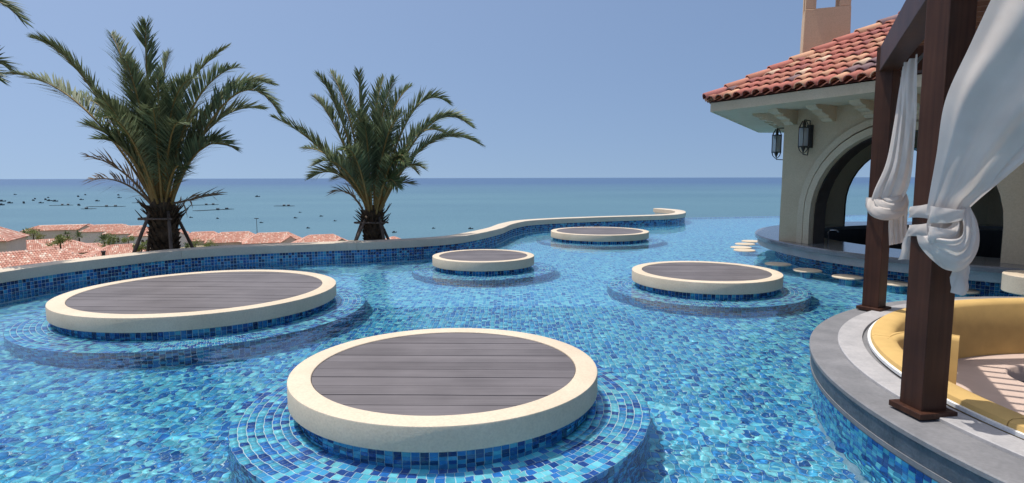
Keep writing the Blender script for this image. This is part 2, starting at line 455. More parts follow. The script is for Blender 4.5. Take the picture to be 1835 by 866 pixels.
# ------------------------------------------------------------------ pool outline
def catmull(P, n=10):
    P = [np.array(p, float) for p in P]; out = []
    Q = [2 * P[0] - P[1]] + P + [2 * P[-1] - P[-2]]
    for i in range(1, len(Q) - 2):
        for k in range(n):
            t = k / n; a, b, c, d = Q[i - 1], Q[i], Q[i + 1], Q[i + 2]
            out.append(0.5 * ((2 * b) + (c - a) * t + (2 * a - 5 * b + 4 * c - d) * t * t + (3 * b - a - 3 * c + d) * t ** 3))
    out.append(P[-1])
    return np.array(out)
WP = [(-5.9, 3.9), (-6.32, 4.9), (-6.56, 5.9), (-6.63, 6.8), (-6.57, 7.63), (-6.39, 8.34), (-6.07, 9.04), (-5.63, 9.75), (-5.0, 10.3), (-4.16, 10.68), (-3.27, 10.99), (-2.29, 11.33),
      (-1.305, 11.95), (-0.80, 12.73), (-0.26, 14.2), (0.03, 15.6), (0.50, 16.75), (1.34, 17.47), (2.2, 17.93), (3.1, 18.34), (4.04, 18.7), (5.0, 19.14), (5.6, 19.8), (6.02, 20.78), (6.2, 22.1), (5.82, 23.4)]
wall_path = catmull(WP, 14)
# resample evenly
dl = np.r_[0, np.cumsum(np.linalg.norm(np.diff(wall_path, axis=0), axis=1))]
WLEN = dl[-1]
def wall_at(s):
    p = np.array([np.interp(s, dl, wall_path[:, 0]), np.interp(s, dl, wall_path[:, 1])])
    e = 0.12
    a = np.array([np.interp(s - e, dl, wall_path[:, 0]), np.interp(s - e, dl, wall_path[:, 1])])
    b = np.array([np.interp(s + e, dl, wall_path[:, 0]), np.interp(s + e, dl, wall_path[:, 1])])
    t = (b - a) / np.linalg.norm(b - a)
    return p, t, np.array([-t[1], t[0]])          # point, tangent, outward normal (left)
POOL_Z = -0.68
INF = [(6.35, 22.25), (7.8, 22.6), (10.15, 23.1), (12.5, 23.5), (13.9, 23.75), (20.3, 25.2), (24.0, 26.2)]
poly = np.array([tuple(wall_at(s)[0] + wall_at(s)[2] * 0.08) for s in np.arange(0, WLEN - 1.4, 0.15)] + INF + [(24, -5), (-5.6, -5)])

def inside(px, py, P):
    c = np.zeros(px.shape, bool); n = len(P); j = n - 1
    for i in range(n):
        xi, yi = P[i]; xj, yj = P[j]
        hit = ((yi > py) != (yj > py)) & (px < (xj - xi) * (py - yi) / (yj - yi + 1e-12) + xi)
        c ^= hit; j = i
    return c

# water: a rippled sheet, finer close to where people stand
nr, na = 800, 420
rr = 0.5 * (52.0) ** (np.linspace(0, 1, nr))
rr = np.r_[np.linspace(0.3, 2.2, 60), 2.2 * (31.0 / 2.2) ** np.linspace(0, 1, nr)[1:]]
aa = np.linspace(R(-25), R(205), na * 2)
aa = np.r_[np.linspace(R(-60), R(36), 60), np.linspace(R(36), R(150), 640)[1:], np.linspace(R(150), R(240), 50)[1:]]
RR, AA = np.meshgrid(rr, aa, indexing='ij')
X = RR * np.cos(AA); Y = RR * np.sin(AA)
wr = np.random.RandomState(3)
Z = np.zeros_like(X)
spacing = RR * 0.0036
WAVE = 0.52
for k in range(46):
    lam = 0.052 * (9.0) ** (wr.rand() ** 1.5)
    th = wr.rand() * 2 * PI
    ph = wr.rand() * 2 * PI
    slope = 0.0135 * (1.35 if lam < 0.1 else (0.9 if lam < 0.2 else 0.55)) * WAVE
    amp = slope * lam / (2 * PI)
    fade = np.clip(lam / (3.2 * spacing) - 0.4, 0, 1)
    wob = 0.35 * np.sin((X * math.cos(th + 1.3) + Y * math.sin(th + 1.3)) * 2 * PI / (lam * 5.3) + ph * 1.7)
    Z += amp * fade * np.sin((X * math.cos(th) + Y * math.sin(th)) * 2 * PI / lam + ph + wob * 2.2)
keep_v = inside(X.ravel(), Y.ravel(), poly).reshape(X.shape)
ni, nj = X.shape
idx = np.arange(ni * nj).reshape(ni, nj)
q = np.stack([idx[:-1, :-1], idx[1:, :-1], idx[1:, 1:], idx[:-1, 1:]], -1).reshape(-1, 4)
kv = keep_v & ((X - 5.2) ** 2 + (Y - 3.28) ** 2 > 2.95 ** 2) & ((X - 9.22) ** 2 + (Y - 10.68) ** 2 > 3.8 ** 2)
kf = kv.ravel()[q].any(1) & keep_v.ravel()[q].any(1)
q = q[kf]
used = np.zeros(ni * nj, bool); used[q.ravel()] = True
remap = np.cumsum(used) - 1
V = np.stack([X.ravel(), Y.ravel(), Z.ravel()], -1)[used]
q = remap[q]
me = bpy.data.meshes.new('pool_water')
me.vertices.add(len(V)); me.vertices.foreach_set('co', V.ravel())
me.loops.add(q.size); me.loops.foreach_set('vertex_index', q.ravel().astype(np.int32))
me.polygons.add(len(q)); me.polygons.foreach_set('loop_start', np.arange(0, q.size, 4, dtype=np.int32)); me.polygons.foreach_set('loop_total', np.full(len(q), 4, np.int32))
me.update(); me.validate()
w = link('pool_water', me, M['water'], None, True)
w.cycles.is_caustics_caster = True
tag(w, 'clear rippled swimming pool water over blue mosaic', kind='structure')

# pool floor: grout bed, nearby mosaic pieces as geometry, farther ones as a pattern
def floor_far_mat():
    m, nt, n, l, b = newmat('far pool mosaic')
    g = n.new('ShaderNodeNewGeometry')
    sv = n.new('ShaderNodeVectorMath'); sv.operation = 'SCALE'; sv.inputs['Scale'].default_value = 20.0
    l.new(g.outputs['Position'], sv.inputs[0])
    fl = n.new('ShaderNodeVectorMath'); fl.operation = 'FLOOR'; l.new(sv.outputs[0], fl.inputs[0])
    wn_ = n.new('ShaderNodeTexWhiteNoise'); wn_.noise_dimensions = '2D'; l.new(fl.outputs[0], wn_.inputs['Vector'])
    r = ramp(n, PAL_FLOOR, 'CONSTANT'); l.new(wn_.outputs['Value'], r.inputs[0])
    fr = n.new('ShaderNodeVectorMath'); fr.operation = 'FRACTION'; l.new(sv.outputs[0], fr.inputs[0])
    sx = n.new('ShaderNodeSeparateXYZ'); l.new(fr.outputs[0], sx.inputs[0])
    mn = n.new('ShaderNodeMath'); mn.operation = 'MINIMUM'; l.new(sx.outputs[0], mn.inputs[0]); l.new(sx.outputs[1], mn.inputs[1])
    lt = n.new('ShaderNodeMath'); lt.operation = 'LESS_THAN'; lt.inputs[1].default_value = 0.08; l.new(mn.outputs[0], lt.inputs[0])
    mx = n.new('ShaderNodeMix'); mx.data_type = 'RGBA'; l.new(lt.outputs[0], mx.inputs[0]); l.new(r.outputs[0], mx.inputs[6]); mx.inputs[7].default_value = (0.48, 0.66, 0.70, 1)
    l.new(mx.outputs[2], b.inputs['Base Color']); b.inputs['Roughness'].default_value = 0.3
    return m
M['floorfar'] = floor_far_mat()
mb = MB()
mb.add([(p[0], p[1], POOL_Z) for p in poly], [tuple(range(len(poly)))])
floor = caustic(mb.build('pool_floor', M['floorfar']))
floor.data.polygons[0].normal
tag(floor, 'blue mosaic floor of the swimming pool', kind='structure')

PLAT = [  # name bits: x, y, outer radius, coping width, board turn
    (-0.46, 4.085, 1.046, 0.147, -1.2), (-3.641, 7.02, 1.495, 0.165, -3.0), (-0.482, 10.07, 0.857, 0.115, 1.0), (2.146, 14.7, 1.19, 0.14, 1.0), (2.70, 8.32, 1.003, 0.14, -1.5)]
LOUNGE = (5.205, 3.26)

TS = 0.0455 / 2
tile_me = None
def tile_mesh(mat):
    mb_ = MB().box((0, 0, 0), TS, TS, 0.002)
    me_ = bpy.data.meshes.new('tile'); me_.from_pydata(mb_.v, [], mb_.f); me_.materials.append(mat)
    return me_
TILE = {k: tile_mesh(M['tile_' + k]) for k in ('wall', 'step', 'floor')}
CUBE_F = [(4, 5, 7, 6), (0, 1, 5, 4), (2, 6, 7, 3), (0, 4, 6, 2), (1, 3, 7, 5)]

def lay_tiles(items, parent, kind_of, n_single, stuff_name='mosaic', limit=None):
    """items: (centre, ex, ey, n, kind). the n_single that show largest become parts, the others one part each kind"""
    def score(it):
        c, ex, ey, nn, k = it
        d = CAM - c; L = d.length
        fac = nn.dot(d) / L
        pz = c.z
        u = c.x / max(c.y, 0.1)
        vis = 1.0 if (c.y > 0.3 and abs(u) < 0.86 and (CAM.z - c.z) / max(c.y, .1) < 0.56) else 0.02
        return vis * max(fac, 0.0) / (L * L) + 1e-9 / L
    items = sorted(items, key=score, reverse=True)
    for c, ex, ey, nn, k in items[:n_single]:
        Mx = Matrix(((ex.x, ey.x, nn.x, c.x), (ex.y, ey.y, nn.y, c.y), (ex.z, ey.z, nn.z, c.z), (0, 0, 0, 1)))
        caustic(link('tile', TILE[k], None, parent, False, Mx))
    rest = {}
    for it in items[n_single:]: rest.setdefault(it[4], []).append(it)
    for k, L in rest.items():
        vs = np.empty((len(L), 8, 3)); 
        C = np.array([tuple(i[0]) for i in L]); EX = np.array([tuple(i[1]) for i in L]); EY = np.array([tuple(i[2]) for i in L]); NN = np.array([tuple(i[3]) for i in L])
        m_ = 0
        for d in (-1, 1):
            for b in (-1, 1):
                for a in (-1, 1):
                    vs[:, m_] = C + EX * (a * TS) + EY * (b * TS) + NN * (d * 0.002); m_ += 1
        base = (np.arange(len(L)) * 8)[:, None, None]
        F = (np.array(CUBE_F)[None] + base).reshape(-1, 4)
        me_ = bpy.data.meshes.new(stuff_name)
        V_ = vs.reshape(-1, 3)
        me_.vertices.add(len(V_)); me_.vertices.foreach_set('co', V_.ravel())
        me_.loops.add(F.size); me_.loops.foreach_set('vertex_index', F.ravel().astype(np.int32))
        me_.polygons.add(len(F)); me_.polygons.foreach_set('loop_start', np.arange(0, F.size, 4, dtype=np.int32)); me_.polygons.foreach_set('loop_total', np.full(len(F), 4, np.int32))
        me_.update()
        o = caustic(link(stuff_name, me_, M['tiles_' + k], parent))
        o['kind'] = 'stuff'

def ring_wall_tiles(c, r, z_top, rows, kind, a0=0.0, a1=2 * PI, inward=False, kind_low=None, low_from=99):
    out = []
    n = int(round((a1 - a0) * r / 0.05))
    for i in range(n):
        a = a0 + (a1 - a0) * (i + 0.5) / n
        nn = Vector((math.cos(a), math.sin(a), 0)); ex = Vector((-math.sin(a), math.cos(a), 0)); ez = Vector((0, 0, 1))
        for k in range(rows):
            z = z_top - 0.05 * (k + 0.5)
            out.append((Vector((c[0], c[1], z)) + nn * r, ex, ez, nn, kind_low if k >= low_from else kind))
    return out

def ring_top_tiles(c, r0, r1, z, kind):
    out = []; m = int(round((r1 - r0) / 0.05))
    for k in range(m):
        r = r0 + 0.05 * (k + 0.5); n = int(2 * PI * r / 0.05); off = (k * 0.37) % 1
        for i in range(n):
            a = 2 * PI * (i + off) / n
            er = Vector((math.cos(a), math.sin(a), 0)); et = Vector((-math.sin(a), math.cos(a), 0))
            out.append((Vector((c[0], c[1], z)) + er * r, et, er, Vector((0, 0, -1)) if False else Vector((0, 0, 1)), kind))
    return out

# floor pieces near the camera
items = []
xs = np.arange(-5.2, 4.6, 0.05); ys = np.arange(1.9, 7.6, 0.05)
for x in xs:
    for y in ys:
        if abs(x) > y * 1.0 + 0.3: continue
        if x < -5.4: continue
        ok = True
        for (cx, cy, ro, cw, _) in PLAT:
            if (x - cx) ** 2 + (y - cy) ** 2 < (ro + 0.25) ** 2: ok = False
        if (x - LOUNGE[0]) ** 2 + (y - LOUNGE[1]) ** 2 < 3.1 ** 2: ok = False
        if ok: items.append((Vector((x + 0.025, y + 0.025, POOL_Z + 0.005)), Vector((1, 0, 0)), Vector((0, 1, 0)), Vector((0, 0, 1)), 'floor'))
lay_tiles(items, floor, None, 300, 'floor_mosaic')
mb = MB().box(((-5.2 + 4.6) / 2, 4.75, POOL_Z + 0.001), 4.9, 2.85, 0.002)
caustic(mb.build('grout_bed', M['floorgrout'], floor))

# weir lip of the infinity edge and planting strip
mb = MB()
fr = []
for i, p in enumerate(INF):
    a = np.array(INF[max(i - 1, 0)]); b = np.array(INF[min(i + 1, len(INF) - 1)]); t = (b - a) / np.linalg.norm(b - a)
    fr.append(((p[0], p[1], 0), (-t[1], t[0], 0), (0, 0, 1)))
mb.sweep([(-0.12, -1.6), (-0.12, -0.012), (0.10, -0.012), (0.10, -1.6)], fr)
weir = caustic(mb.build('weir_edge', M['grout']))
tag(weir, 'low overflow lip where the pool meets the sea view', 'pool edge')
for o_ in (weir,): o_.data.materials[0] = M['tiles_wall'] if False else M['floorfar']

# ------------------------------------------------------------------ curved pool wall
zt, zb = 0.302, 0.158
cw_ = 0.36
wall = empty('pool_wall', (*wall_at(8)[0], POOL_Z), 'long curving pool wall with pale stone coping and blue mosaic face', 'wall')
mb = MB()
S_ = np.arange(0, WLEN + 0.01, 0.12)
mb.sweep([(0.036, POOL_Z - 0.3), (0.036, zb), (cw_ - 0.03, zb), (cw_ - 0.03, POOL_Z - 1.2)], [((*wall_at(s)[0], 0), (*wall_at(s)[2], 0), (0, 0, 1)) for s in S_])
caustic(mb.build('wall_core', M['grout'], wall))
cuts = [0.0, 3.2, 6.4, 9.3, 12.2, 14.6, 17.2, 19.2, 21.6, 24.2, 26.8, 28.6, WLEN]
cuts = [c for c in cuts if c < WLEN - 0.8] + [WLEN]
for a, b in zip(cuts[:-1], cuts[1:]):
    S_ = np.linspace(a + 0.002, b - 0.002, max(3, int((b - a) / 0.09)))
    bv = 0.012
    prof = [(0, zb + 0.002), (0, zt - bv), (bv * 0.3, zt - bv * 0.3), (bv, zt), (cw_ - bv, zt), (cw_, zt - bv), (cw_, zb + 0.002)]
    o = MB().sweep(prof, [((*wall_at(s)[0], 0), (*wall_at(s)[2], 0), (0, 0, 1)) for s in S_]).build('coping_stone', M['wallcoping'], wall)
    auto_smooth(o, 30)
items = []
for s in np.arange(0.025, WLEN, 0.05):
    p, t, nl = wall_at(s)
    nn = Vector((-nl[0], -nl[1], 0)); ex = Vector((t[0], t[1], 0))
    for k in range(15 if p[1] < 14 else 10):
        z = zb - 0.05 * (k + 0.5)
        items.append((Vector((p[0] + nl[0] * 0.0355, p[1] + nl[1] * 0.0355, z)), ex, Vector((0, 0, 1)), nn, 'wall'))
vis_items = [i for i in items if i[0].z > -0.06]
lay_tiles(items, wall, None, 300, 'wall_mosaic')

# ------------------------------------------------------------------ platforms
PL_LABEL = ['nearest round stone platform with grey deck boards in the pool foreground', 'large round stone platform beside the curved wall below the left palm',
            'smallest round stone platform in the middle of the pool', 'farthest round stone platform near the hooked end of the wall', 'round stone platform between the small one and the pool bar stools']
ZT = 0.195
def circ(c, r, n=96): return [(c[0] + r * math.cos(2 * PI * k / n), c[1] + r * math.sin(2 * PI * k / n)) for k in range(n)]
for i, (cx, cy, ro, cw, turn) in enumerate(PLAT):
    c = (cx, cy)
    root = empty('pool_platform', (cx, cy, POOL_Z), PL_LABEL[i], 'platform', 'round platforms in the pool')
    rw = ro - 0.055; rs = rw + 0.40
    mb = MB()
    mb.lathe([(rs - 0.001, POOL_Z), (rs - 0.001, -0.153), (rw - 0.001, -0.153), (rw - 0.001, 0.06), (0.01, 0.06)], c, 120)
    caustic(mb.build('core', M['grout'], root))
    bv = 0.009
    ri = ro - cw
    prof = [(ri, 0.05), (ri, ZT - 0.004), (ri + 0.004, ZT), (ro - bv, ZT), (ro - bv * 0.3, ZT - bv * 0.3), (ro, ZT - bv), (ro, 0.048 + 0.006), (ro - 0.006, 0.048)]
    o = MB().ring(prof, c, 128).build('coping', M['cream'], root)
    auto_smooth(o, 30)
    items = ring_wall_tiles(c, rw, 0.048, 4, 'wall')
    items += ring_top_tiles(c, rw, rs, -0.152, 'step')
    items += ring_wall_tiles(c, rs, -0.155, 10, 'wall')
    lay_tiles(items, root, None, 300 if i in (0, 1) else 0, 'mosaic')
    # boards
    rb = ri - 0.004
    nb = max(8, int(round(2 * rb / 0.165))); wd = 2 * rb / nb
    MB().lathe([(rb, ZT - 0.04), (0.01, ZT - 0.04)], c, 64).build('board_underlay', M['dark'], root)
    ca, sa = math.cos(R(turn)), math.sin(R(turn))
    for k in range(nb):
        y0 = -rb + wd * k + 0.0035; y1 = -rb + wd * (k + 1) - 0.0035
        yy = np.linspace(y0, y1, 7)
        right = [(math.sqrt(max(rb * rb - y * y, 1e-5)), y) for y in yy]
        pts = right + [(-x, y) for x, y in reversed(right)]
        MB().prism([(cx + x * ca - y * sa, cy + x * sa + y * ca) for x, y in pts], ZT - 0.03, ZT - 0.006 + rnd.uniform(-0.0012, 0.0012)).build('board', M['board'], root)

# ------------------------------------------------------------------ pool bar hut
HC = (9.2, 10.65); HR = 4.44
hut = empty('bar_hut', (HC[0], HC[1], POOL_Z), 'hexagonal pool bar with terracotta hip roof, arches and tall chimney', 'building')
def hexp(r, k): return Vector((HC[0] + r * math.cos(R(180 + 60 * k)), HC[1] + r * math.sin(R(180 + 60 * k)), 0))
ctop, zsof = 0.372, 2.63
# counter
cr = 4.53
cc = (9.22, 10.68)
MB().ring([(cr - 0.02, ctop), (cr, ctop - 0.02), (cr, ctop - 0.075), (cr - 0.02, ctop - 0.08), (3.45, ctop - 0.08), (3.45, ctop)], cc, 160).build('counter_top', M['polished'], hut)
hut_top = MB().ring([(cr - 0.05, ctop - 0.083), (cr - 0.06, 0.165), (4.0, 0.165), (4.0, ctop - 0.083)], cc, 160).build('counter_apron', M['barstone'], hut)
rwb = 4.13
caustic(MB().ring([(rwb - 0.001, 0.17), (rwb - 0.001, POOL_Z), (3.5, POOL_Z), (3.5, ctop - 0.084)], cc, 120).build('bar_core', M['grout'], hut))
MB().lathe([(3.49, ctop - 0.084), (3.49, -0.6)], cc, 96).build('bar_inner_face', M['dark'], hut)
MB().lathe([(3.5, -0.55), (0.01, -0.55)], cc, 64).build('bar_floor', M['darkband'], hut)
items = ring_wall_tiles(cc, rwb, 0.165, 15, 'wall', R(140), R(300))
lay_tiles(items, hut, None, 0, 'mosaic')
# back bar inside
MB().ring([(2.2, 0.40), (2.2, -0.55), (1.7, -0.55), (1.7, 0.40)], cc, 40, R(-80), R(140)).build('back_bar', M['dark'], hut)
# walls with arches
for k in range(6):
    A = hexp(HR, k); B = hexp(HR, k + 1)
    e = (B - A).normalized(); nn = Vector((e.y, -e.x, 0)); S = HR
    if (A - Vector((HC[0], HC[1], 0))).dot(nn) < 0: nn = -nn
    ac, ar = (1.95, 1.335) if k == 0 else (2.22, 1.35)
    zc = 0.85
    z0, z1 = ctop + 0.001, zsof
    def arc(r, n=20): return [(ac + r * math.cos(PI * t / n), zc + r * math.sin(PI * t / n)) for t in range(n + 1)]
    pts = [(ac - ar, z0), (0, z0), (0, z1), (S, z1), (S, z0), (ac + ar, z0)] + arc(ar)
    th = 0.30
    vs = [A + e * s + Vector((0, 0, z)) for s, z in pts] + [A + e * s + Vector((0, 0, z)) - nn * th for s, z in pts]
    n = len(pts)
    mb = MB(); mb.add(vs, [tuple(range(n)), tuple(range(2 * n - 1, n - 1, -1))] + [(i, (i + 1) % n, n + (i + 1) % n, n + i) for i in range(n)])
    wl = mb.build('wall', M['plaster'], hut)
    if k in (0, 5, 1):
        for w0, w1, pr in ((0.145, 0.25, 0.05), (0.004, 0.112, 0.085)):
            p_in = [(ac - ar - w0, z0)] + list(reversed(arc(ar + w0)))[:14 if k == 0 else 99] + ([] if k == 0 else [(ac + ar + w0, z0)])
            p_out = [(ac - ar - w1, z0)] + list(reversed(arc(ar + w1)))[:14 if k == 0 else 99] + ([] if k == 0 else [(ac + ar + w1, z0)])
            m_ = len(p_in)
            vs = []
            for off in (0.001, pr):
                vs += [A + e * s + Vector((0, 0, z)) + nn * off for s, z in p_in] + [A + e * s + Vector((0, 0, z)) + nn * off for s, z in p_out]
            fs = []
            for i in range(m_ - 1):
                fs += [(2 * m_ + i, 2 * m_ + i + 1, 3 * m_ + i + 1, 3 * m_ + i), (i, i + 1, 2 * m_ + i + 1, 2 * m_ + i), (m_ + i, 3 * m_ + i, 3 * m_ + i + 1, m_ + i + 1)]
            mb = MB(); mb.add(vs, fs); mb.build('arch_moulding', M['trim'], wl)
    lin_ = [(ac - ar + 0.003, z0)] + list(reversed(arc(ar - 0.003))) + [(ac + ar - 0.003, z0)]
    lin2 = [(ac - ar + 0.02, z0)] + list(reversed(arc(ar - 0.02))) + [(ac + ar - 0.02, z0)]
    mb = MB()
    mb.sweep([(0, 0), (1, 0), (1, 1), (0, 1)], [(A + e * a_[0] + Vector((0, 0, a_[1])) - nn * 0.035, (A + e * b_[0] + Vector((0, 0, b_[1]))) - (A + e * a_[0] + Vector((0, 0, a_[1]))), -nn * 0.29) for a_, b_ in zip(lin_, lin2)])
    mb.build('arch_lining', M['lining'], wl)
    # corbels
    if k in (0, 5):
        for s in (np.arange(0.16, 4.4, 0.69) if k == 0 else [S - x for x in np.arange(0.16, 4.4, 0.69)]):
            prof = [(0, 0), (0, -0.24), (0.10, -0.24), (0.15, -0.20), (0.20, -0.20), (0.20, -0.155), (0.27, -0.145), (0.33, -0.12), (0.38, -0.12), (0.38, -0.075), (0.45, -0.07), (0.52, -0.045), (0.55, 0.0)]
            vs = [A + e * (s + sg * 0.085) + nn * d + Vector((0, 0, zsof - 0.002 + z)) for sg in (-1, 1) for d, z in prof]
            n = len(prof)
            mb = MB(); mb.add(vs, [tuple(range(n)), tuple(range(2 * n - 1, n - 1, -1))] + [(i, (i + 1) % n, n + (i + 1) % n, n + i) for i in range(n)])
            mb.build('corbel', M['trim'], hut)
RE = 5.74
# soffit, fascia, roof deck
MB().prism([hexp(RE - 0.02, k)[:2] for k in range(6)], zsof, zsof + 0.04).build('soffit', M['trim'], hut)
mb = MB()
for k in range(6):
    a, b = hexp(RE, k), hexp(RE, k + 1); a2, b2 = hexp(RE - 0.06, k), hexp(RE - 0.06, k + 1)
    z0, z1 = zsof - 0.004, 2.775
    mb.add([(*a[:2], z0), (*b[:2], z0), (*b[:2], z1), (*a[:2], z1), (*a2[:2], z0), (*b2[:2], z0), (*b2[:2], z1), (*a2[:2], z1)],
           [(0, 1, 2, 3), (4, 7, 6, 5), (3, 2, 6, 7), (0, 4, 5, 1)])
mb.build('fascia', M['trim'], hut)
ZE, ZA = 2.79, 5.18
roof = MB()
ap = Vector((HC[0], HC[1], ZA))
roof.add([(*hexp(RE + 0.03, k)[:2], ZE) for k in range(6)] + [tuple(ap)], [(k, (k + 1) % 6, 6) for k in range(6)])
roof = roof.build('roof', M['roofbase'], hut)

def barrel(mbx, o, ex, ey, ez, L, r0, r1, lift=0.03, seg=6):
    """half round clay piece: o lower centre, ex across, ey up the slope, ez off the roof"""
    vs = []
    for t, r, z in ((0, r0, lift), (1, r1, 0.0)):
        for k in range(seg + 1):
            a = PI * k / seg
            vs.append(o + ey * (t * L) + ex * (r * math.cos(a)) + ez * (r * 0.95 * math.sin(a) + z))
    n = seg + 1
    th = 0.016
    for t, r, z in ((0, r0 - th, lift), ):
        for k in range(seg + 1):
            a = PI * k / seg
            vs.append(o + ex * (r * math.cos(a)) + ez * (r * 0.95 * math.sin(a) + z - 0.002))
    mbx.add(vs, [(k, k + 1, n + k + 1, n + k) for k in range(seg)] + [(k, 2 * n + k, 2 * n + k + 1, k + 1) for k in range(seg)])

def barrel_mesh(L, r0, r1, mat, seg=7, lift=0.032):
    mb_ = MB(); barrel(mb_, Vector((0, 0, 0)), Vector((1, 0, 0)), Vector((0, 1, 0)), Vector((0, 0, 1)), L, r0, r1, lift, seg)
    me_ = bpy.data.meshes.new('roof_tile'); me_.from_pydata(mb_.v, [], mb_.f); me_.materials.append(mat)
    me_.polygons.foreach_set('use_smooth', [True] * len(me_.polygons))
    return me_
PITCH, EXPO = 0.185, 0.285
bt = barrel_mesh(EXPO + 0.05, 0.092, 0.078, M['rooftile'])
hipt = barrel_mesh(0.46, 0.105, 0.088, M['rooftile'], 8, 0.03)
rest = MB()
for k in range(6):
    A = hexp(RE + 0.05, k); B = hexp(RE + 0.05, k + 1); A.z = B.z = ZE - 0.005
    e = (B - A).normalized(); mid = (A + B) / 2
    up = (ap - mid).normalized(); H = (ap - mid).length; Ls = (B - A).length
    ez = e.cross(up).normalized()
    if ez.z < 0: ez = -ez
    ncol = int(Ls / PITCH)
    for ci in range(ncol):
        s = (ci + 0.5) * Ls / ncol
        wmax = H * min(s, Ls - s) / (Ls / 2)
        for ri_ in range(60):
            wq = ri_ * EXPO
            if wq > wmax - 0.06: break
            o_ = A + e * (s + rnd.uniform(-0.004, 0.004)) + up * (wq - 0.03) + ez * 0.012
            L_ = EXPO + 0.05
            if k == 0 and s < 3.6:
                ex_, ey_, ez_ = e, up, ez
                sc_ = min(1.0, (wmax - wq + 0.12) / L_)
                Mx = Matrix(((ex_.x, ey_.x * sc_, ez_.x, o_.x), (ex_.y, ey_.y * sc_, ez_.y, o_.y), (ex_.z, ey_.z * sc_, ez_.z, o_.z), (0, 0, 0, 1)))
                link('roof_tile', bt, None, roof, False, Mx)
            else:
                barrel(rest, o_, e, up, ez, min(L_, wmax - wq + 0.12), 0.092, 0.078, 0.02, 5)
    # hip
    hd = (ap - A).normalized(); hl = (ap - A).length
    hx = hd.cross(Vector((0, 0, 1))).normalized(); hz = hx.cross(hd).normalized()
    if hz.z < 0: hz = -hz
    for j in range(int(hl / 0.40)):
        o_ = A + hd * (j * 0.40 - 0.02) + hz * 0.05
        if k == 0:
            link('ridge_tile', hipt, None, roof, False, Matrix(((hx.x, hd.x, hz.x, o_.x), (hx.y, hd.y, hz.y, o_.y), (hx.z, hd.z, hz.z, o_.z), (0, 0, 0, 1))))
        else:
            barrel(rest, o_, hx, hd, hz, 0.46, 0.105, 0.088, 0.03, 5)
tag(rest.build('roof_tiles', M['rooftiles'], roof, True, recalc=False), kind='stuff')
# chimney tower
chc = Vector((6.29, 12.45, 0)); cang = math.atan2(-0.37, -0.93) + PI / 2
cang = math.atan2(-0.93, -0.37) + PI / 2
ce = Vector((math.cos(cang), math.sin(cang), 0)); cf = Vector((-ce.y, ce.x, 0))
ch = MB()
def frust(mbx, hb, ht, z0, z1):
    vs = [chc + ce * (a * h) + cf * (b * h) + Vector((0, 0, z)) for h, z in ((hb, z0), (ht, z1)) for a, b in ((-1, -1), (1, -1), (1, 1), (-1, 1))]
    mbx.add(vs, [(3, 2, 1, 0), (4, 5, 6, 7)] + [(i, (i + 1) % 4, 4 + (i + 1) % 4, 4 + i) for i in range(4)])
frust(ch, 0.435, 0.40, 2.9, 4.77)
shaft = ch.build('chimney_shaft', M['chimney'], hut, bevel=0.012)
for a in (-1, 1):
    for b in (-1, 1):
        mb = MB(); p = chc + ce * (a * 0.30) + cf * (b * 0.30)
        mb.box((p.x, p.y, 5.16), 0.095, 0.095, 0.388, ex=ce, ey=cf, ez=Vector((0, 0, 1)))
        mb.build('chimney_pier', M['chimney'], shaft, bevel=0.01)
mb = MB(); frust(mb, 0.45, 0.45, 5.552, 5.69); mb.build('chimney_cap', M['chimney'], shaft)

# lanterns: iron cage wall lights
def lantern(base, out, label):
    """base on the wall at the lantern's mid height"""
    root = empty('wall_lantern', base, label, 'lantern', 'iron lanterns on the pool bar')
    up = Vector((0, 0, 1)); side = out.cross(up).normalized()
    c = base + out * 0.17
    cage = MB()
    h0, h1, r = -0.17, 0.14, 0.085
    P6 = [c + (out * math.cos(PI / 3 * k + PI / 6) + side * math.sin(PI / 3 * k + PI / 6)) * r for k in range(6)]
    for k in range(6):
        a, b = P6[k], P6[(k + 1) % 6]
        cage.tube([a + up * h0, a + up * h1], 0.007, 5)
        for h in (h0, h1): cage.tube([a + up * h, b + up * h], 0.010, 5)
        cage.tube([a + up * h1, c + (a - c) * 0.75 + up * (h1 + 0.05), c + (a - c) * 0.35 + up * (h1 + 0.11)], [0.006, 0.006, 0.007], 5)
        cage.tube([a + up * h0, c + (a - c) * 0.8 + up * (h0 - 0.06), c + (a - c) * 0.25 + up * (h0 - 0.11)], [0.006, 0.005, 0.005], 5)
    cage.build('cage', M['iron'], root)
    def spin(prof, nm, mat):
        mbx = MB(); mbx.lathe([(r_, c.z + z_) for r_, z_ in prof], (c.x, c.y), 12); mbx.build(nm, mat, root, True)
    spin([(0.0, 0.27), (0.012, 0.26), (0.03, 0.20), (0.022, 0.17), (0.045, 0.13), (0.05, 0.09), (0.02, 0.07), (0.0, 0.07)], 'cap', M['iron'])
    spin([(0.0, -0.30), (0.012, -0.285), (0.01, -0.26), (0.035, -0.19), (0.045, -0.165), (0.0, -0.16)], 'finial', M['iron'])
    for k in range(6):
        a, b = P6[k], P6[(k + 1) % 6]
        a = c + (a - c) * 0.95; b = c + (b - c) * 0.95
        mbx = MB(); mbx.add([a + up * h0, b + up * h0, b + up * h1, a + up * h1], [(0, 1, 2, 3)]); mbx.build('pane', M['pane'], root)
    br = MB()
    br.box(base + out * 0.012 , 0.055, 0.011, 0.19, ex=side, ey=out, ez=up)
    br.tube([base + up * 0.26 + out * 0.02, base + up * 0.27 + out * 0.17, c + up * 0.25], 0.008, 6)
    br.tube([base + up * 0.1 + out * 0.02, base + up * 0.26 + out * 0.02], 0.008, 6)
    br.tube([base - up * 0.31 + out * 0.05, c - up * 0.30], 0.008, 6)
    br.tube([base - up * 0.31 + out * 0.05, base - up * 0.17 + out * 0.02], 0.009, 6)
    br.build('bracket', M['iron'], root)
    return root
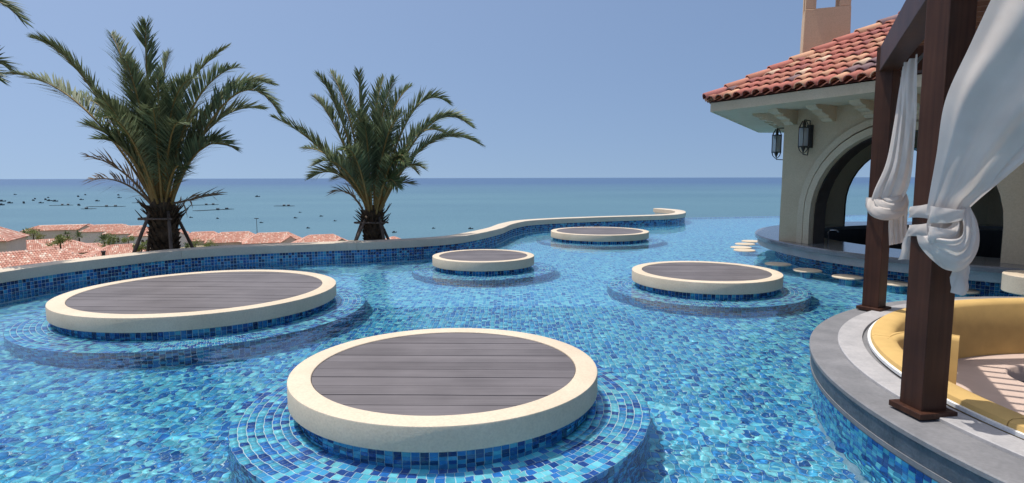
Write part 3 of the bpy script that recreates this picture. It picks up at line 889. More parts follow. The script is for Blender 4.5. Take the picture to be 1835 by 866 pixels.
A = hexp(HR, 0); e0 = (hexp(HR, 1) - A).normalized(); n0 = Vector((e0.y, -e0.x, 0)); n0 = n0 if n0.x < 0 else -n0
lantern(A + e0 * 0.50 + Vector((0, 0, 2.17)) + n0 * 0.002, n0, 'black iron lantern on the front face of the bar column')
e5 = (hexp(HR, 5) - A).normalized(); n5 = Vector((-e5.y, e5.x, 0)); n5 = n5 if n5.x < 0 else -n5
lantern(A + e5 * 0.55 + Vector((0, 0, 2.12)) + n5 * 0.002, n5, 'black iron lantern seen against the sky left of the bar column')
# tap on the bar
tp = Vector((5.55, 10.5, ctop))
mb = MB(); mb.tube([tp, tp + Vector((0, 0, 0.16)), tp + Vector((0.03, -0.01, 0.20)), tp + Vector((0.12, -0.04, 0.20)), tp + Vector((0.15, -0.05, 0.15))], 0.012, 8)
mm, nt_, n_, l_, b_ = newmat('chrome'); b_.inputs['Metallic'].default_value = 1; b_.inputs['Roughness'].default_value = 0.15; b_.inputs['Base Color'].default_value = (0.7, 0.7, 0.7, 1)
tag(mb.build('bar_tap', mm, None, True), 'small chrome tap standing on the bar counter inside the arch', 'tap')

# stools in the water: round seats on tiled stems
ST = [((4.589, 10.275), 'round stone seat nearest the left column of the bar'), ((4.756, 9.573), 'round stone bar seat second from the left column'), ((5.047, 8.932), 'round stone bar seat just left of the far timber post'),
      ((5.418, 8.369), 'round stone bar seat seen between the two timber posts'), ((5.916, 7.829), 'round stone bar seat peeping out right of the near curtain tail'),
      ((4.775, 12.261), 'nearest of the four pale seats left of the bar counter'), ((4.896, 12.762), 'second of the four pale seats left of the bar counter'), ((5.231, 13.415), 'third of the four pale seats left of the bar counter'), ((5.605, 14.01), 'farthest of the four pale seats left of the bar counter')]
for (x, y), lab in ST:
    st = empty('pool_stool', (x, y, POOL_Z), lab, 'stool', 'underwater stools round the pool bar')
    MB().lathe([(0.01, 0.011), (0.205, 0.011), (0.215, 0.003), (0.215, -0.060), (0.205, -0.070), (0.01, -0.070)], (x, y), 40).build('seat', M['cream'], st)
    caustic(MB().lathe([(0.11, -0.070), (0.11, POOL_Z)], (x, y), 24).build('stem', M['tiles_step'] if False else M['floorfar'], st))
tc_ = (6.13, 6.86)
bt_ = empty('stone_table', (*tc_, POOL_Z), 'thick round cream stone table standing at the right edge of the picture', 'table')
o = MB().lathe([(0.01, 0.365), (0.355, 0.365), (0.365, 0.355), (0.365, 0.16), (0.355, 0.15), (0.01, 0.15)], tc_, 56).build('top', M['cream'], bt_); auto_smooth(o, 30)
caustic(MB().lathe([(0.17, 0.15), (0.17, POOL_Z)], tc_, 24).build('stem', M['cream'], bt_))

# ------------------------------------------------------------------ sunken lounge
LC = (5.242, 3.207); LL = (5.15, 3.33); LY = (5.205, 3.31)
lounge = empty('sunken_lounge', (LY[0], LY[1], POOL_Z), 'round sunken lounge with grey stone rim and mustard upholstery in the pool', 'lounge')
o = MB().ring([(3.220, 0.2), (3.228, 0.193), (3.228, 0.170), (3.222, 0.166), (2.70, 0.166), (2.70, 0.2)], LC, 220).build('stone_rim', M['greystone'], lounge); auto_smooth(o, 25)
caustic(MB().ring([(3.220, 0.1655), (3.214, 0.062), (3.212, 0.022), (2.9, 0.022), (2.9, 0.1655)], LC, 200).build('rim_base', M['darkband'], lounge))
MB().ring([(3.218, 0.060), (3.216, 0.030), (3.20, 0.028), (3.20, 0.062)], LC, 200).build('mortar_band', M['greystone'], lounge)
caustic(MB().lathe([(3.199, 0.03), (3.199, POOL_Z)], LC, 160).build('wall_core', M['grout'], lounge))
lay_tiles(ring_wall_tiles(LC, 3.200, 0.022, 12, 'step', R(60), R(330)), lounge, None, 300, 'mosaic')
o = MB().ring([(2.885, 0.222), (2.89, 0.218), (2.89, 0.2005), (2.72, 0.2005), (2.72, 0.222)], LL, 220).build('pale_stone_ring', M['lightstone'], lounge); auto_smooth(o, 25)
MB().ring([(2.742, 0.236), (2.742, 0.215), (2.722, 0.215), (2.722, 0.236)], LY, 200).build('white_trim', M['white'], lounge)
prof = [(2.722, 0.19), (2.722, 0.245), (2.715, 0.262), (2.695, 0.272), (2.60, 0.272), (2.565, 0.262), (2.545, 0.235), (2.515, 0.0), (2.50, -0.26), (2.70, -0.26)]
for k in range(10):
    a0 = R(8 + 36 * k) + 0.0012; a1 = R(8 + 36 * (k + 1)) - 0.0012
    o = MB().ring(prof, LY, 22, a0, a1).build('backrest', M['yellow'], lounge); auto_smooth(o, 40)
# curved end bolster
bp_ = [(2.86, 4.47), (2.96, 4.575), (3.10, 4.655), (3.25, 4.65), (3.38, 4.605), (3.462, 4.545)]
bpc = catmull(bp_, 5); frs = []
for i, p in enumerate(bpc):
    t = bpc[min(i + 1, len(bpc) - 1)] - bpc[max(i - 1, 0)]; t /= np.linalg.norm(t)
    frs.append(((p[0], p[1], 0), (-t[1], t[0], 0), (0, 0, 1)))
o = MB().sweep([(-0.06, -0.25), (-0.06, 0.235), (-0.05, 0.258), (-0.03, 0.268), (0.03, 0.268), (0.05, 0.258), (0.06, 0.235), (0.06, -0.25)], frs).build('bolster', M['yellow'], lounge); auto_smooth(o, 40)
mbp = MB(); mbp.tube([(p[0], p[1], 0.268) for p in bpc], 0.006, 6); mbp.build('piping', M['yellow'], o)
# seat mat with a round table well
bm = bmesh.new()
def loop(c, r, n, z):
    vsx = [bm.verts.new((c[0] + r * math.cos(2 * PI * k / n), c[1] + r * math.sin(2 * PI * k / n), z)) for k in range(n)]
    return [bm.edges.new((vsx[k], vsx[(k + 1) % n])) for k in range(n)]
WC = (4.82, 4.98)
eds = loop(LY, 2.52, 96, -0.25) + loop(WC, 0.47, 48, -0.25)
bmesh.ops.triangle_fill(bm, edges=eds, use_beauty=True, use_dissolve=False)
bmesh.ops.recalc_face_normals(bm, faces=bm.faces)
if sum(f.normal.z for f in bm.faces) < 0: bmesh.ops.reverse_faces(bm, faces=bm.faces)
me = bpy.data.meshes.new('seat_mat'); bm.to_mesh(me); bm.free()
link('seat_mat', me, M['mat'], lounge)
o = MB().lathe([(0.50, -0.252), (0.475, -0.247), (0.455, -0.26), (0.45, -0.40)], WC, 48).build('well_edge', M['mat'], lounge, True)
MB().lathe([(0.45, -0.40), (0.45, -0.62), (0.01, -0.62)], WC, 40).build('table_well', M['darkband'], lounge)

# ------------------------------------------------------------------ pergola
PC = Vector((5.109, 3.375, 0)); PR = 2.86
def pp(k): a = R(183.7 - 60 * k); return PC + Vector((math.cos(a), math.sin(a), 0)) * PR
perg = empty('pergola', (PC.x, PC.y, 0.2), 'dark brown hexagonal timber pergola with slatted top over the lounge', 'pergola')
for k in range(6):
    p = pp(k); a = R(183.7 - 60 * k)
    if k == 0: a += R(4)
    mb = MB().box((p.x, p.y, 0.203 + 1.14), 0.076, 0.076, 1.135, a)
    post = mb.build('post', M['wood'], perg, bevel=0.004)
    mb = MB().box((p.x, p.y, 0.2155 + 0.012), 0.112, 0.112, 0.0165, a)
    mb.build('base_plate', M['wood'], post, bevel=0.004)
zb0, zb1 = 2.474, 2.70
for k in range(6):
    a, b = pp(k), pp(k + 1); d = (b - a).normalized(); s = Vector((-d.y, d.x, 0)); m_ = (a + b) / 2
    L = (b - a).length / 2
    MB().box((m_.x, m_.y, (zb0 + zb1) / 2), L - 0.045, 0.078, (zb1 - zb0) / 2, ex=d, ey=s, ez=Vector((0, 0, 1))).build('beam', M['wood'], perg, bevel=0.004)
    MB().box((a.x, a.y, (zb0 + zb1) / 2), 0.077, 0.077, (zb1 - zb0) / 2 - 0.002, math.atan2(d.y, d.x) + R(30)).build('beam_joint', M['wood'], perg, bevel=0.004)
sdir = Vector((math.cos(R(-26.3)), math.sin(R(-26.3)), 0)); snor = Vector((-sdir.y, sdir.x, 0))
ap6 = PR * math.cos(R(30))
for j in range(-15, 16):
    y = j * 0.172
    if abs(y) > PR - 0.1: continue
    # chord of the hexagon along sdir
    hl = ap6 if abs(y) <= PR / 2 else (PR - abs(y)) / math.tan(R(30))
    if hl < 0.25: continue
    c = PC + snor * y
    MB().box((c.x, c.y, zb1 + 0.052), hl, 0.020, 0.05, ex=sdir, ey=snor, ez=Vector((0, 0, 1))).build('slat', M['slat'], perg)
for off in (-0.9, 0.9):
    c = PC + sdir * off
    hl = ap6 * 1.05 if True else 1
    MB().box((c.x, c.y, zb1 - 0.06), 0.04, 2.05, 0.055, ex=sdir, ey=snor, ez=Vector((0, 0, 1))).build('rafter', M['wood'], perg)
# curtain rods
rods = []
for k in (0, 5):
    a, b = pp(k), pp(k + 1) if k == 0 else pp(5)
    if k == 5: a, b = pp(0), pp(5)
    d = (b - a).normalized(); inn = (PC - (a + b) / 2); inn.z = 0; inn.normalize()
    off = inn * 0.13 if k == 0 else inn * 0.0
    z = 2.43
    q0 = a + d * 0.10 + off; q1 = b - d * 0.10 + off
    mb = MB(); mb.tube([(q0.x, q0.y, z), (q1.x, q1.y, z)], 0.014, 8)
    mb.build('curtain_rod', M['iron'], perg, True)

# ------------------------------------------------------------------ curtains
def resample(P, ts):
    P = np.array(P, float); C = catmull(P, 8)
    d = np.r_[0, np.cumsum(np.linalg.norm(np.diff(C, axis=0), axis=1))]; d /= d[-1]
    return np.stack([np.interp(ts, d, C[:, i]) for i in range(3)], -1)

def loft_cloth(name, L, Rr, mid, nrm, pleats, amp0, amp1, parent, ns=90, nt_=60, seed=1):
    """cloth between two edge curves, gathered into pleats that fan out from the tie"""
    ts = np.linspace(0, 1, nt_)
    A = resample(L, ts); B = resample(Rr, ts)
    rs = np.random.RandomState(seed)
    ph = rs.rand(6) * 6.28
    vs = []
    nrm = np.array(nrm, float); nrm /= np.linalg.norm(nrm)
    for i, t in enumerate(ts):
        for j in range(ns):
            s = j / (ns - 1)
            sw = s + 0.015 * math.sin(s * 21 + ph[3] + t * 2)
            p = A[i] * (1 - sw) + B[i] * sw
            amp = amp0 * (1 - t) + amp1 * t
            f = math.sin(2 * PI * pleats * (s + 0.03 * math.sin(t * 4 + ph[0])) + ph[1] + 0.7 * math.sin(t * 5 + s * 4)) * 0.65 + 0.45 * math.sin(2 * PI * pleats * 0.43 * s + ph[2] + 1.3 * t) + 0.22 * math.sin(2 * PI * pleats * 1.9 * s + ph[4] - 2 * t)
            p = p + nrm * (amp * f + mid * math.sin(PI * s) * (0.35 + 0.65 * t))
            vs.append(p)
    fs = [(i * ns + j, i * ns + j + 1, (i + 1) * ns + j + 1, (i + 1) * ns + j) for i in range(nt_ - 1) for j in range(ns - 1)]
    mb = MB(); mb.add(vs, fs)
    return mb.build(name, M['curtain'], parent, True)

def folds(name, paths, parent, r0=0.035, flat=0.6, seed=2, mat='curtain'):
    """bunched cloth: thick creased rolls following paths"""
    mb = MB(); rs = np.random.RandomState(seed)
    for P, rad in paths:
        C = resample(P, np.linspace(0, 1, 36)); seg = 20
        k1, k2 = rs.rand() * 6, rs.rand() * 6
        vs = []
        for i in range(36):
            t = C[min(i + 1, 35)] - C[max(i - 1, 0)]; t /= np.linalg.norm(t)
            a = np.cross(t, [0.3, 0.9, 0.2]); a /= np.linalg.norm(a); b = np.cross(t, a)
            env = math.sin(PI * min(1, max(0, (i + 1.5) / 38))) ** 0.45
            for q in range(seg):
                an = 2 * PI * q / seg + 0.02 * i
                rr_ = rad * env * (1 + 0.13 * math.sin(3 * an + k1 + i * 0.12) + 0.10 * math.sin(7 * an + k2 - i * 0.07))
                vs.append(C[i] + a * (rr_ * math.cos(an)) + b * (rr_ * flat * math.sin(an)))
        fs = [(i * seg + q, i * seg + (q + 1) % seg, (i + 1) * seg + (q + 1) % seg, (i + 1) * seg + q) for i in range(35) for q in range(seg)]
        fs += [tuple(range(seg)), tuple(35 * seg + q for q in range(seg))]
        mb.add(vs, fs)
    return mb.build(name, M['curtain'], parent, True)

def strip(name, A, B, parent, bulge=(0, 0, 0), n=24, wr_=0.004, seed=0, thick=0.004):
    """a flat band of cloth: A list of top points, B list of bottom points"""
    ts = np.linspace(0, 1, n); a = resample(A, ts); b = resample(B, ts)
    rs = np.random.RandomState(seed); ph = rs.rand(4) * 6.28; m = 7; vs = []
    bl = np.array(bulge, float)
    for i in range(n):
        for j in range(m):
            s = j / (m - 1)
            vs.append(a[i] * (1 - s) + b[i] * s + bl * math.sin(PI * s) * 0.3 + np.array([0.4, -1, 0]) * wr_ * math.sin(9 * s + ph[0] + i * 0.5 + 2 * math.sin(i * 0.35 + ph[1])))
    mb = MB(); mb.add(vs, [(i * m + j, i * m + j + 1, (i + 1) * m + j + 1, (i + 1) * m + j) for i in range(n - 1) for j in range(m - 1)])
    o = mb.build(name, M['curtain'], parent, True)
    return o

nc = empty('curtain', (2.2, 3.0, 0.9), 'large off white curtain swept across and tied to the near timber post', 'curtain', 'curtains tied to the pergola posts')
L = [(2.107, 3.055, 1.30), (2.135, 3.05, 1.598), (2.149, 3.04, 1.872), (2.215, 3.0, 2.132), (2.275, 2.96, 2.36), (2.30, 2.95, 2.43)]
Rr = [(2.30, 3.055, 1.30), (2.325, 3.04, 1.375), (2.366, 3.0, 1.445), (2.443, 2.9, 1.655), (2.62, 2.62, 2.05), (2.85, 2.28, 2.43)]
loft_cloth('drape', L, Rr, 0.05, (-0.62, -0.76, 0.15), 2.3, 0.012, 0.034, nc, seed=5)
L2 = [(2.18, 3.075, 1.30), (2.24, 3.06, 1.5), (2.33, 3.0, 1.8), (2.5, 2.85, 2.2), (2.62, 2.68, 2.43)]
R2 = [(2.32, 3.08, 1.31), (2.40, 3.02, 1.43), (2.56, 2.82, 1.70), (2.85, 2.4, 2.15), (3.1, 1.9, 2.43)]
loft_cloth('drape', L2, R2, 0.03, (-0.62, -0.76, 0.15), 1.9, 0.012, 0.045, nc, seed=9)
# bunched cloth below and beside the ties
OUT = [(2.102, 3.06, 1.195), (2.111, 3.04, 1.136), (2.172, 3.02, 1.062), (2.233, 3.0, 1.018), (2.299, 3.0, 1.048), (2.356, 3.02, 1.118), (2.369, 3.03, 1.189), (2.359, 3.04, 1.265), (2.345, 3.06, 1.320), (2.331, 3.08, 1.367)]
INN = [(2.118, 3.04, 1.197), (2.118, 3.0, 1.190), (2.139, 2.98, 1.186), (2.173, 2.97, 1.181), (2.215, 2.98, 1.185), (2.239, 2.99, 1.206), (2.247, 3.0, 1.244), (2.255, 3.02, 1.283), (2.272, 3.05, 1.322), (2.32, 3.08, 1.36)]
def swag(name, O, I, parent, bulge, folds_n, amp, seed, ns=70, nt_=46):
    rs = np.random.RandomState(seed); ph = rs.rand(5) * 6.28
    ts = np.linspace(0, 1, ns); A = resample(I, ts); B = resample(O, ts); vs = []
    for i, t in enumerate(ts):
        env = math.sin(PI * t) ** 0.6
        for j in range(nt_):
            q = j / (nt_ - 1)
            p = A[i] * (1 - q) + B[i] * q
            f = abs(math.sin(PI * folds_n * (q + 0.10 * math.sin(2.2 * t + ph[0]) + 0.03 * math.sin(7 * t + ph[3])) + ph[1])) + 0.5 * math.sin(2 * PI * folds_n * 0.37 * q + ph[2] + 3 * t) + 0.18 * math.sin(15 * q + 9 * t + ph[4])
            p = p + np.array([-0.35, -0.90, 0.25]) * (bulge * env * math.sin(PI * (0.12 + 0.88 * q)) ** 0.7 + amp * env * f * (1 - q ** 6))
            vs.append(p)
    mb = MB(); mb.add(vs, [(i * nt_ + j, i * nt_ + j + 1, (i + 1) * nt_ + j + 1, (i + 1) * nt_ + j) for i in range(ns - 1) for j in range(nt_ - 1)])
    return mb.build(name, M['curtain'], parent, True)
swag('pouch', OUT, INN, nc, 0.045, 3.2, 0.013, 4)
IN2 = [(2.14, 3.05, 1.20), (2.15, 3.04, 1.215), (2.165, 3.03, 1.225), (2.185, 3.03, 1.23), (2.205, 3.03, 1.24), (2.22, 3.03, 1.255), (2.235, 3.04, 1.28), (2.25, 3.05, 1.305), (2.27, 3.07, 1.33), (2.30, 3.085, 1.355)]
ON2 = [(x, y + 0.004, z - 0.004) for x, y, z in INN]
swag('inner_fold', ON2, IN2, nc, 0.02, 1.5, 0.010, 7, 50, 20)
OB = [(x, y + 0.05, z) for x, y, z in OUT]
swag('pouch_back', OUT, OB, nc, 0.0, 1.0, 0.002, 7, 50, 6)
strip('gather', [(2.135, 3.075, 1.37), (2.2, 3.07, 1.375), (2.27, 3.075, 1.375), (2.33, 3.095, 1.37)], [(2.135, 3.08, 1.14), (2.2, 3.075, 1.10), (2.27, 3.08, 1.10), (2.335, 3.09, 1.14)], nc, (0, 0, 0), 30, 0.006, 9)
bandz = [(1.345, 1.272), (1.245, 1.172)]
for q, (zt_, zb_) in enumerate(bandz):
    ring_ = [(2.165, 3.275), (2.155, 3.19), (2.165, 3.10), (2.12, 3.04), (2.18, 3.015), (2.245, 3.02), (2.285, 3.035), (2.315, 3.075)] if q == 0 else [(2.168, 3.275), (2.158, 3.19), (2.168, 3.10), (2.115, 3.035), (2.17, 3.01), (2.225, 3.018), (2.265, 3.035), (2.29, 3.07)]
    ring_ = [(x - 0.024, y - 0.032) if 2 < i < 7 else (x, y) for i, (x, y) in enumerate(ring_)]
    top = [(x, y, zt_ + 0.012 * math.sin(i * 0.9) - (0.012 if i < 2 else 0)) for i, (x, y) in enumerate(ring_)]
    bot = [(x, y, zb_ + 0.008 * math.sin(i * 1.3)) for i, (x, y) in enumerate(ring_)]
    strip('tie_band', top, bot, nc, (-0.02, -0.03, 0), 40, 0.003, q)
strip('tail', [(2.245, 3.035, 1.06), (2.29, 3.02, 1.065), (2.335, 3.04, 1.05)], [(2.25, 3.045, 0.905), (2.29, 3.00, 0.895), (2.345, 3.05, 0.915)], nc, (0, 0, 0), 22, 0.006, 5)
strip('tail', [(2.163, 3.285, 1.20), (2.175, 3.28, 1.20), (2.195, 3.285, 1.19)], [(2.125, 3.275, 1.04), (2.15, 3.265, 1.045), (2.195, 3.28, 1.04)], nc, (0, 0, 0), 14, 0.004, 6)

fc = empty('curtain', (3.35, 5.4, 0.9), 'off white curtain hanging in folds and knotted to the far timber post', 'curtain', 'curtains tied to the pergola posts')
L = [(3.30, 5.55, 1.24), (3.305, 5.5, 1.379), (3.345, 5.42, 1.62), (3.365, 5.38, 1.966), (3.375, 5.36, 2.25), (3.39, 5.35, 2.43)]
Rr = [(3.47, 5.34, 1.29), (3.43, 5.2, 1.45), (3.30, 4.98, 1.70), (3.17, 4.78, 1.994), (3.10, 4.70, 2.25), (3.09, 4.69, 2.42)]
loft_cloth('drape', L, Rr, 0.03, (-0.8, -0.5, 0.0), 3.6, 0.010, 0.035, fc, seed=3)
folds('knot', [([(3.31, 5.55, 1.29), (3.30, 5.48, 1.20), (3.35, 5.40, 1.16), (3.43, 5.36, 1.175), (3.50, 5.38, 1.25), (3.52, 5.42, 1.35)], 0.055),
               ([(3.33, 5.52, 1.31), (3.345, 5.43, 1.24), (3.40, 5.36, 1.215), (3.46, 5.35, 1.26), (3.48, 5.38, 1.34), (3.45, 5.40, 1.42)], 0.048),
               ([(3.36, 5.47, 1.33), (3.39, 5.38, 1.28), (3.43, 5.35, 1.29), (3.45, 5.36, 1.34), (3.43, 5.38, 1.40)], 0.04)], fc, seed=8)
strip('tie_band', [(3.435, 5.83, 1.30), (3.385, 5.74, 1.30), (3.40, 5.66, 1.30), (3.35, 5.56, 1.30), (3.36, 5.47, 1.29), (3.41, 5.42, 1.28)], [(3.435, 5.83, 1.20), (3.385, 5.74, 1.20), (3.40, 5.66, 1.21), (3.35, 5.56, 1.22), (3.36, 5.47, 1.22), (3.41, 5.42, 1.21)], fc, (-0.03, -0.02, 0), 26, 0.004, 3)
LT = [(3.44, 5.47, 1.20), (3.44, 5.47, 1.05), (3.45, 5.46, 0.87)]; RT = [(3.60, 5.46, 1.22), (3.60, 5.46, 1.05), (3.615, 5.45, 0.91)]
loft_cloth('tail', LT, RT, 0.0, (-0.5, -0.85, 0), 4.2, 0.012, 0.022, fc, 50, 20, seed=12)

# ------------------------------------------------------------------ palms
def frond_mesh(C0, Mid, T, rs, length_scale=1.0, dens=1.0, dry=0.0, droop=0.12):
    C0, Mid, T = Vector(C0), Vector(Mid), Vector(T)
    ctl = Mid * 2 - (C0 + T) * 0.5
    n = 26
    pts = [C0 * (1 - t) ** 2 + ctl * 2 * t * (1 - t) + T * t * t for t in [i / (n - 1) for i in range(n)]]
    Ltot = sum((pts[i + 1] - pts[i]).length for i in range(n - 1))
    stem = MB(); stem.tube(pts, [0.022 * (1 - i / (n - 1)) ** 0.8 + 0.004 for i in range(n)], 5)
    lv = MB()
    nl = int(Ltot / 0.026 * dens)
    twist = rs.uniform(-0.5, 0.5)
    for q in range(nl):
        t = 0.17 + 0.83 * (q / nl)
        p = C0 * (1 - t) ** 2 + ctl * 2 * t * (1 - t) + T * t * t
        tan = ((ctl - C0) * (1 - t) + (T - ctl) * t).normalized()
        side = tan.cross(Vector((0, 0, 1)))
        if side.length < 0.2: side = tan.cross(Vector((0.8, 0.6, 0.1)))
        side.normalize(); nup = side.cross(tan).normalized()
        if twist:
            side, nup = side * math.cos(twist) + nup * math.sin(twist), nup * math.cos(twist) - side * math.sin(twist)
        prof = min(1.0, (t - 0.10) / 0.28) * (1.0 if t < 0.6 else 1.0 - 0.72 * ((t - 0.6) / 0.4) ** 1.3)
        for sg in (-1, 1):
            if rs.rand() < 0.05: continue
            ang = R(52 - 26 * t) + rs.uniform(-0.14, 0.14)
            lift = rs.uniform(0.15, 0.75) * (1.0 if rs.rand() < 0.8 else -0.4)
            d = (side * sg * math.sin(ang) * math.cos(lift) + tan * math.cos(ang) + nup * math.sin(ang) * math.sin(lift)).normalized()
            ln = (0.45 * prof + 0.05) * length_scale * rs.uniform(0.8, 1.12)
            wdt = 0.0125 * rs.uniform(0.8, 1.2) * (0.7 + 0.5 * prof)
            wv = d.cross(nup).normalized(); wv = (wv * math.cos(0.6) + nup * math.sin(0.6) * sg).normalized()
            m1 = p + d * (ln * 0.45) ; dr = Vector((0, 0, -1)) * (droop * ln * rs.uniform(0.2, 1.4))
            tip = p + d * ln + dr; m1 = m1 + dr * 0.25
            lv.add([p - wv * wdt * 0.4, p + wv * wdt * 0.4, m1 + wv * wdt, m1 - wv * wdt, tip], [(0, 1, 2, 3), (3, 2, 4)])
    return stem, lv

def palm(label, base, crown, fronds, trunk_r, extra, seed, scale=1.0, name='palm_tree', brace=None, group='date palms behind the pool wall', dry_idx=(), lo_el=42):
    rs = np.random.RandomState(seed)
    base = Vector(base); crown = Vector(crown)
    root = empty(name, base, label, 'palm', group)
    top = crown.z - 0.28
    # trunk with ragged leaf bases
    mb = MB(); n = 16
    pts = [Vector((base.x + 0.02 * math.sin(i), base.y, base.z + (top + 0.25 - base.z) * i / (n - 1))) for i in range(n)]
    mb.tube(pts, [trunk_r * (0.92 + 0.10 * math.sin(i * 1.9) + (0.15 if i > 11 else 0)) * (1.0 if i < n - 2 else 0.7) for i in range(n)], 14)
    for i in range(150):
        a = i * 2.39996; z = base.z + (top - base.z) * (i / 150.0) + 0.05
        rr_ = trunk_r * 0.92
        p = Vector((base.x + rr_ * math.cos(a), base.y + rr_ * math.sin(a), z)); o = Vector((math.cos(a), math.sin(a), 0)); tn = Vector((-math.sin(a), math.cos(a), 0))
        ln = rs.uniform(0.07, 0.14)
        tipp = p + o * (0.045 + rs.uniform(0, 0.05)) + Vector((0, 0, ln))
        mb.add([p - tn * 0.05, p + tn * 0.05, p + o * 0.03 + tn * 0.035 + Vector((0, 0, ln * 0.6)), p + o * 0.03 - tn * 0.035 + Vector((0, 0, ln * 0.6)), tipp + tn * 0.012, tipp - tn * 0.012, p + Vector((0, 0, ln * 0.9))],
               [(0, 1, 2, 3), (3, 2, 4, 5), (1, 6, 2), (0, 3, 6), (2, 6, 4), (3, 5, 6), (4, 6, 5)])
    tk = mb.build('trunk', M['bark'], root)
    st = MB()
    for i in range(34):
        a = i * 2.39996; z = top - rs.uniform(-0.05, 0.22); ln = rs.uniform(0.16, 0.32)
        o = Vector((math.cos(a), math.sin(a), 0)); p = Vector((base.x, base.y, z)) + o * trunk_r * 0.9
        st.tube([p, p + o * ln * 0.45 + Vector((0, 0, ln * 0.35)), p + o * ln * 0.8 + Vector((0, 0, ln * rs.uniform(0.6, 0.95)))], [0.026, 0.014, 0.005], 5)
    st.build('leaf_stubs', M['bark'], root)
    allf = [(Vector(t), Vector(m), j in dry_idx) for j, (t, m) in enumerate(fronds)]
    for i in range(extra):
        a = rs.uniform(0, 2 * PI); el = R(rs.uniform(lo_el, 84)); ln = rs.uniform(1.5, 2.5) * scale
        d = Vector((math.cos(a) * math.cos(el) * 0.8, math.sin(a) * math.cos(el), math.sin(el)))
        T = crown + d * ln + Vector((0, 0, -0.35 * ln * math.cos(el) ** 2)); Mi = crown + d * ln * 0.55 + Vector((0, 0, 0.05))
        allf.append((T, Mi, False))
    for T, Mi, dry in allf:
        a = rs.uniform(0, 2 * PI)
        c0 = Vector((base.x + 0.10 * math.cos(a), base.y + 0.10 * math.sin(a), crown.z - rs.uniform(0.0, 0.35)))
        hd = Vector((T.x - crown.x, T.y - crown.y, 0))
        if hd.length > 0.2: c0 = Vector((base.x, base.y, c0.z)) + hd.normalized() * 0.11
        sm, lv = frond_mesh(c0, Mi, T, rs, scale, 0.45 if dry else 1.0, 1.0 if dry else 0, 0.35 if dry else 0.12)
        fo = lv.build('frond', M['leafdry'] if dry else M['leaf'], root, recalc=False)
        sm.build('stalk', M['petiole'] if not dry else M['leafdry'], fo, True)
    if brace:
        br = empty('tree_brace', base, brace, 'tree support', 'pole braces holding up the palms')
        zt_ = base.z + (top - base.z) * 0.92
        for a in (R(-128), R(-52), R(60), R(150)):
            o = Vector((math.cos(a), math.sin(a), 0))
            foot = base + o * 0.66; foot.z = base.z + 0.0
            head = Vector((base.x, base.y, zt_ + 0.10)) + o * (trunk_r + 0.03) * 0.9
            head = head + Vector((-o.y, o.x, 0)) * 0.05
            MB().tube([foot, foot * 0.5 + head * 0.5 + Vector((0, 0, 0.01)), head], [0.034, 0.031, 0.028], 7).build('pole', M['pole'], br, True)
        for a in (R(-90), R(30), R(150)):
            o = Vector((math.cos(a), math.sin(a), 0)); tn = Vector((-o.y, o.x, 0)); c = Vector((base.x, base.y, zt_ - 0.03)) + o * (trunk_r + 0.035)
            MB().tube([c - tn * 0.30, c, c + tn * 0.30], 0.020, 6).build('crossbar', M['pole'], br, True)
    return root
P1 = [((-9.13, 11.2, 3.4), (-7.72, 11.04, 2.75)), ((-8.07, 10.5, 3.85), (-7.33, 10.72, 3.05)), ((-8.55, 11.8, 3.15), (-7.26, 11.3, 2.47)), ((-7.36, 11.4, 4.13), (-6.87, 11.12, 3.0)), ((-6.24, 10.6, 4.13), (-6.38, 10.77, 3.05)), ((-6.33, 11.4, 3.78), (-6.37, 11.12, 2.7)), ((-5.25, 11.4, 3.9), (-6.11, 11.12, 2.75)), ((-4.59, 10.3, 3.35), (-5.55, 10.63, 2.7)), ((-4.43, 11.3, 3.22), (-5.37, 11.08, 2.8)), ((-3.96, 10.4, 2.58), (-4.93, 10.68, 2.86)), ((-4.77, 11.7, 2.82), (-5.53, 11.26, 2.46)), ((-4.75, 10.4, 2.01), (-5.55, 10.68, 1.93)), ((-5.17, 10.7, 1.24), (-5.78, 10.81, 1.11)), ((-7.4, 10.6, 1.88), (-6.88, 10.77, 1.57)), ((-7.83, 11.2, 1.48), (-7.06, 11.04, 1.39)), ((-5.24, 10.1, 3.13), (-5.89, 10.54, 2.55)), ((-6.38, 10.2, 3.42), (-6.4, 10.59, 2.5)), ((-6.83, 10.1, 2.14), (-6.61, 10.54, 1.88)), ((-5.41, 10.0, 1.68), (-5.88, 10.5, 1.59))]
P2 = [((-4.58, 11.8, 2.65), (-3.78, 12.02, 2.06)), ((-4.01, 12.5, 3.12), (-3.53, 12.33, 2.44)), ((-3.68, 11.7, 3.43), (-3.34, 11.97, 2.63)), ((-3.73, 12.7, 3.65), (-3.28, 12.42, 2.61)), ((-2.95, 11.9, 3.53), (-2.97, 12.06, 2.42)), ((-2.64, 12.7, 3.55), (-2.79, 12.42, 2.5)), ((-2.24, 11.7, 3.36), (-2.6, 11.97, 2.36)), ((-2.08, 12.6, 3.35), (-2.52, 12.38, 2.5)), ((-1.3, 12.5, 3.02), (-2.05, 12.33, 2.74)), ((-0.79, 11.7, 2.48), (-1.72, 11.97, 2.44)), ((-0.63, 12.4, 2.17), (-1.72, 12.29, 2.15)), ((-1.73, 11.6, 1.7), (-2.23, 11.93, 1.59)), ((-2.05, 12.5, 1.37), (-2.48, 12.33, 1.28)), ((-3.58, 12.0, 1.21), (-3.22, 12.11, 1.15)), ((-3.72, 12.7, 1.49), (-3.24, 12.42, 1.37)), ((-4.41, 12.9, 2.13), (-3.65, 12.51, 1.83)), ((-1.41, 13.1, 2.43), (-2.11, 12.6, 2.23)), ((-2.86, 11.3, 2.72), (-2.84, 11.79, 2.02)), ((-2.03, 11.3, 2.71), (-2.46, 11.79, 2.13))]
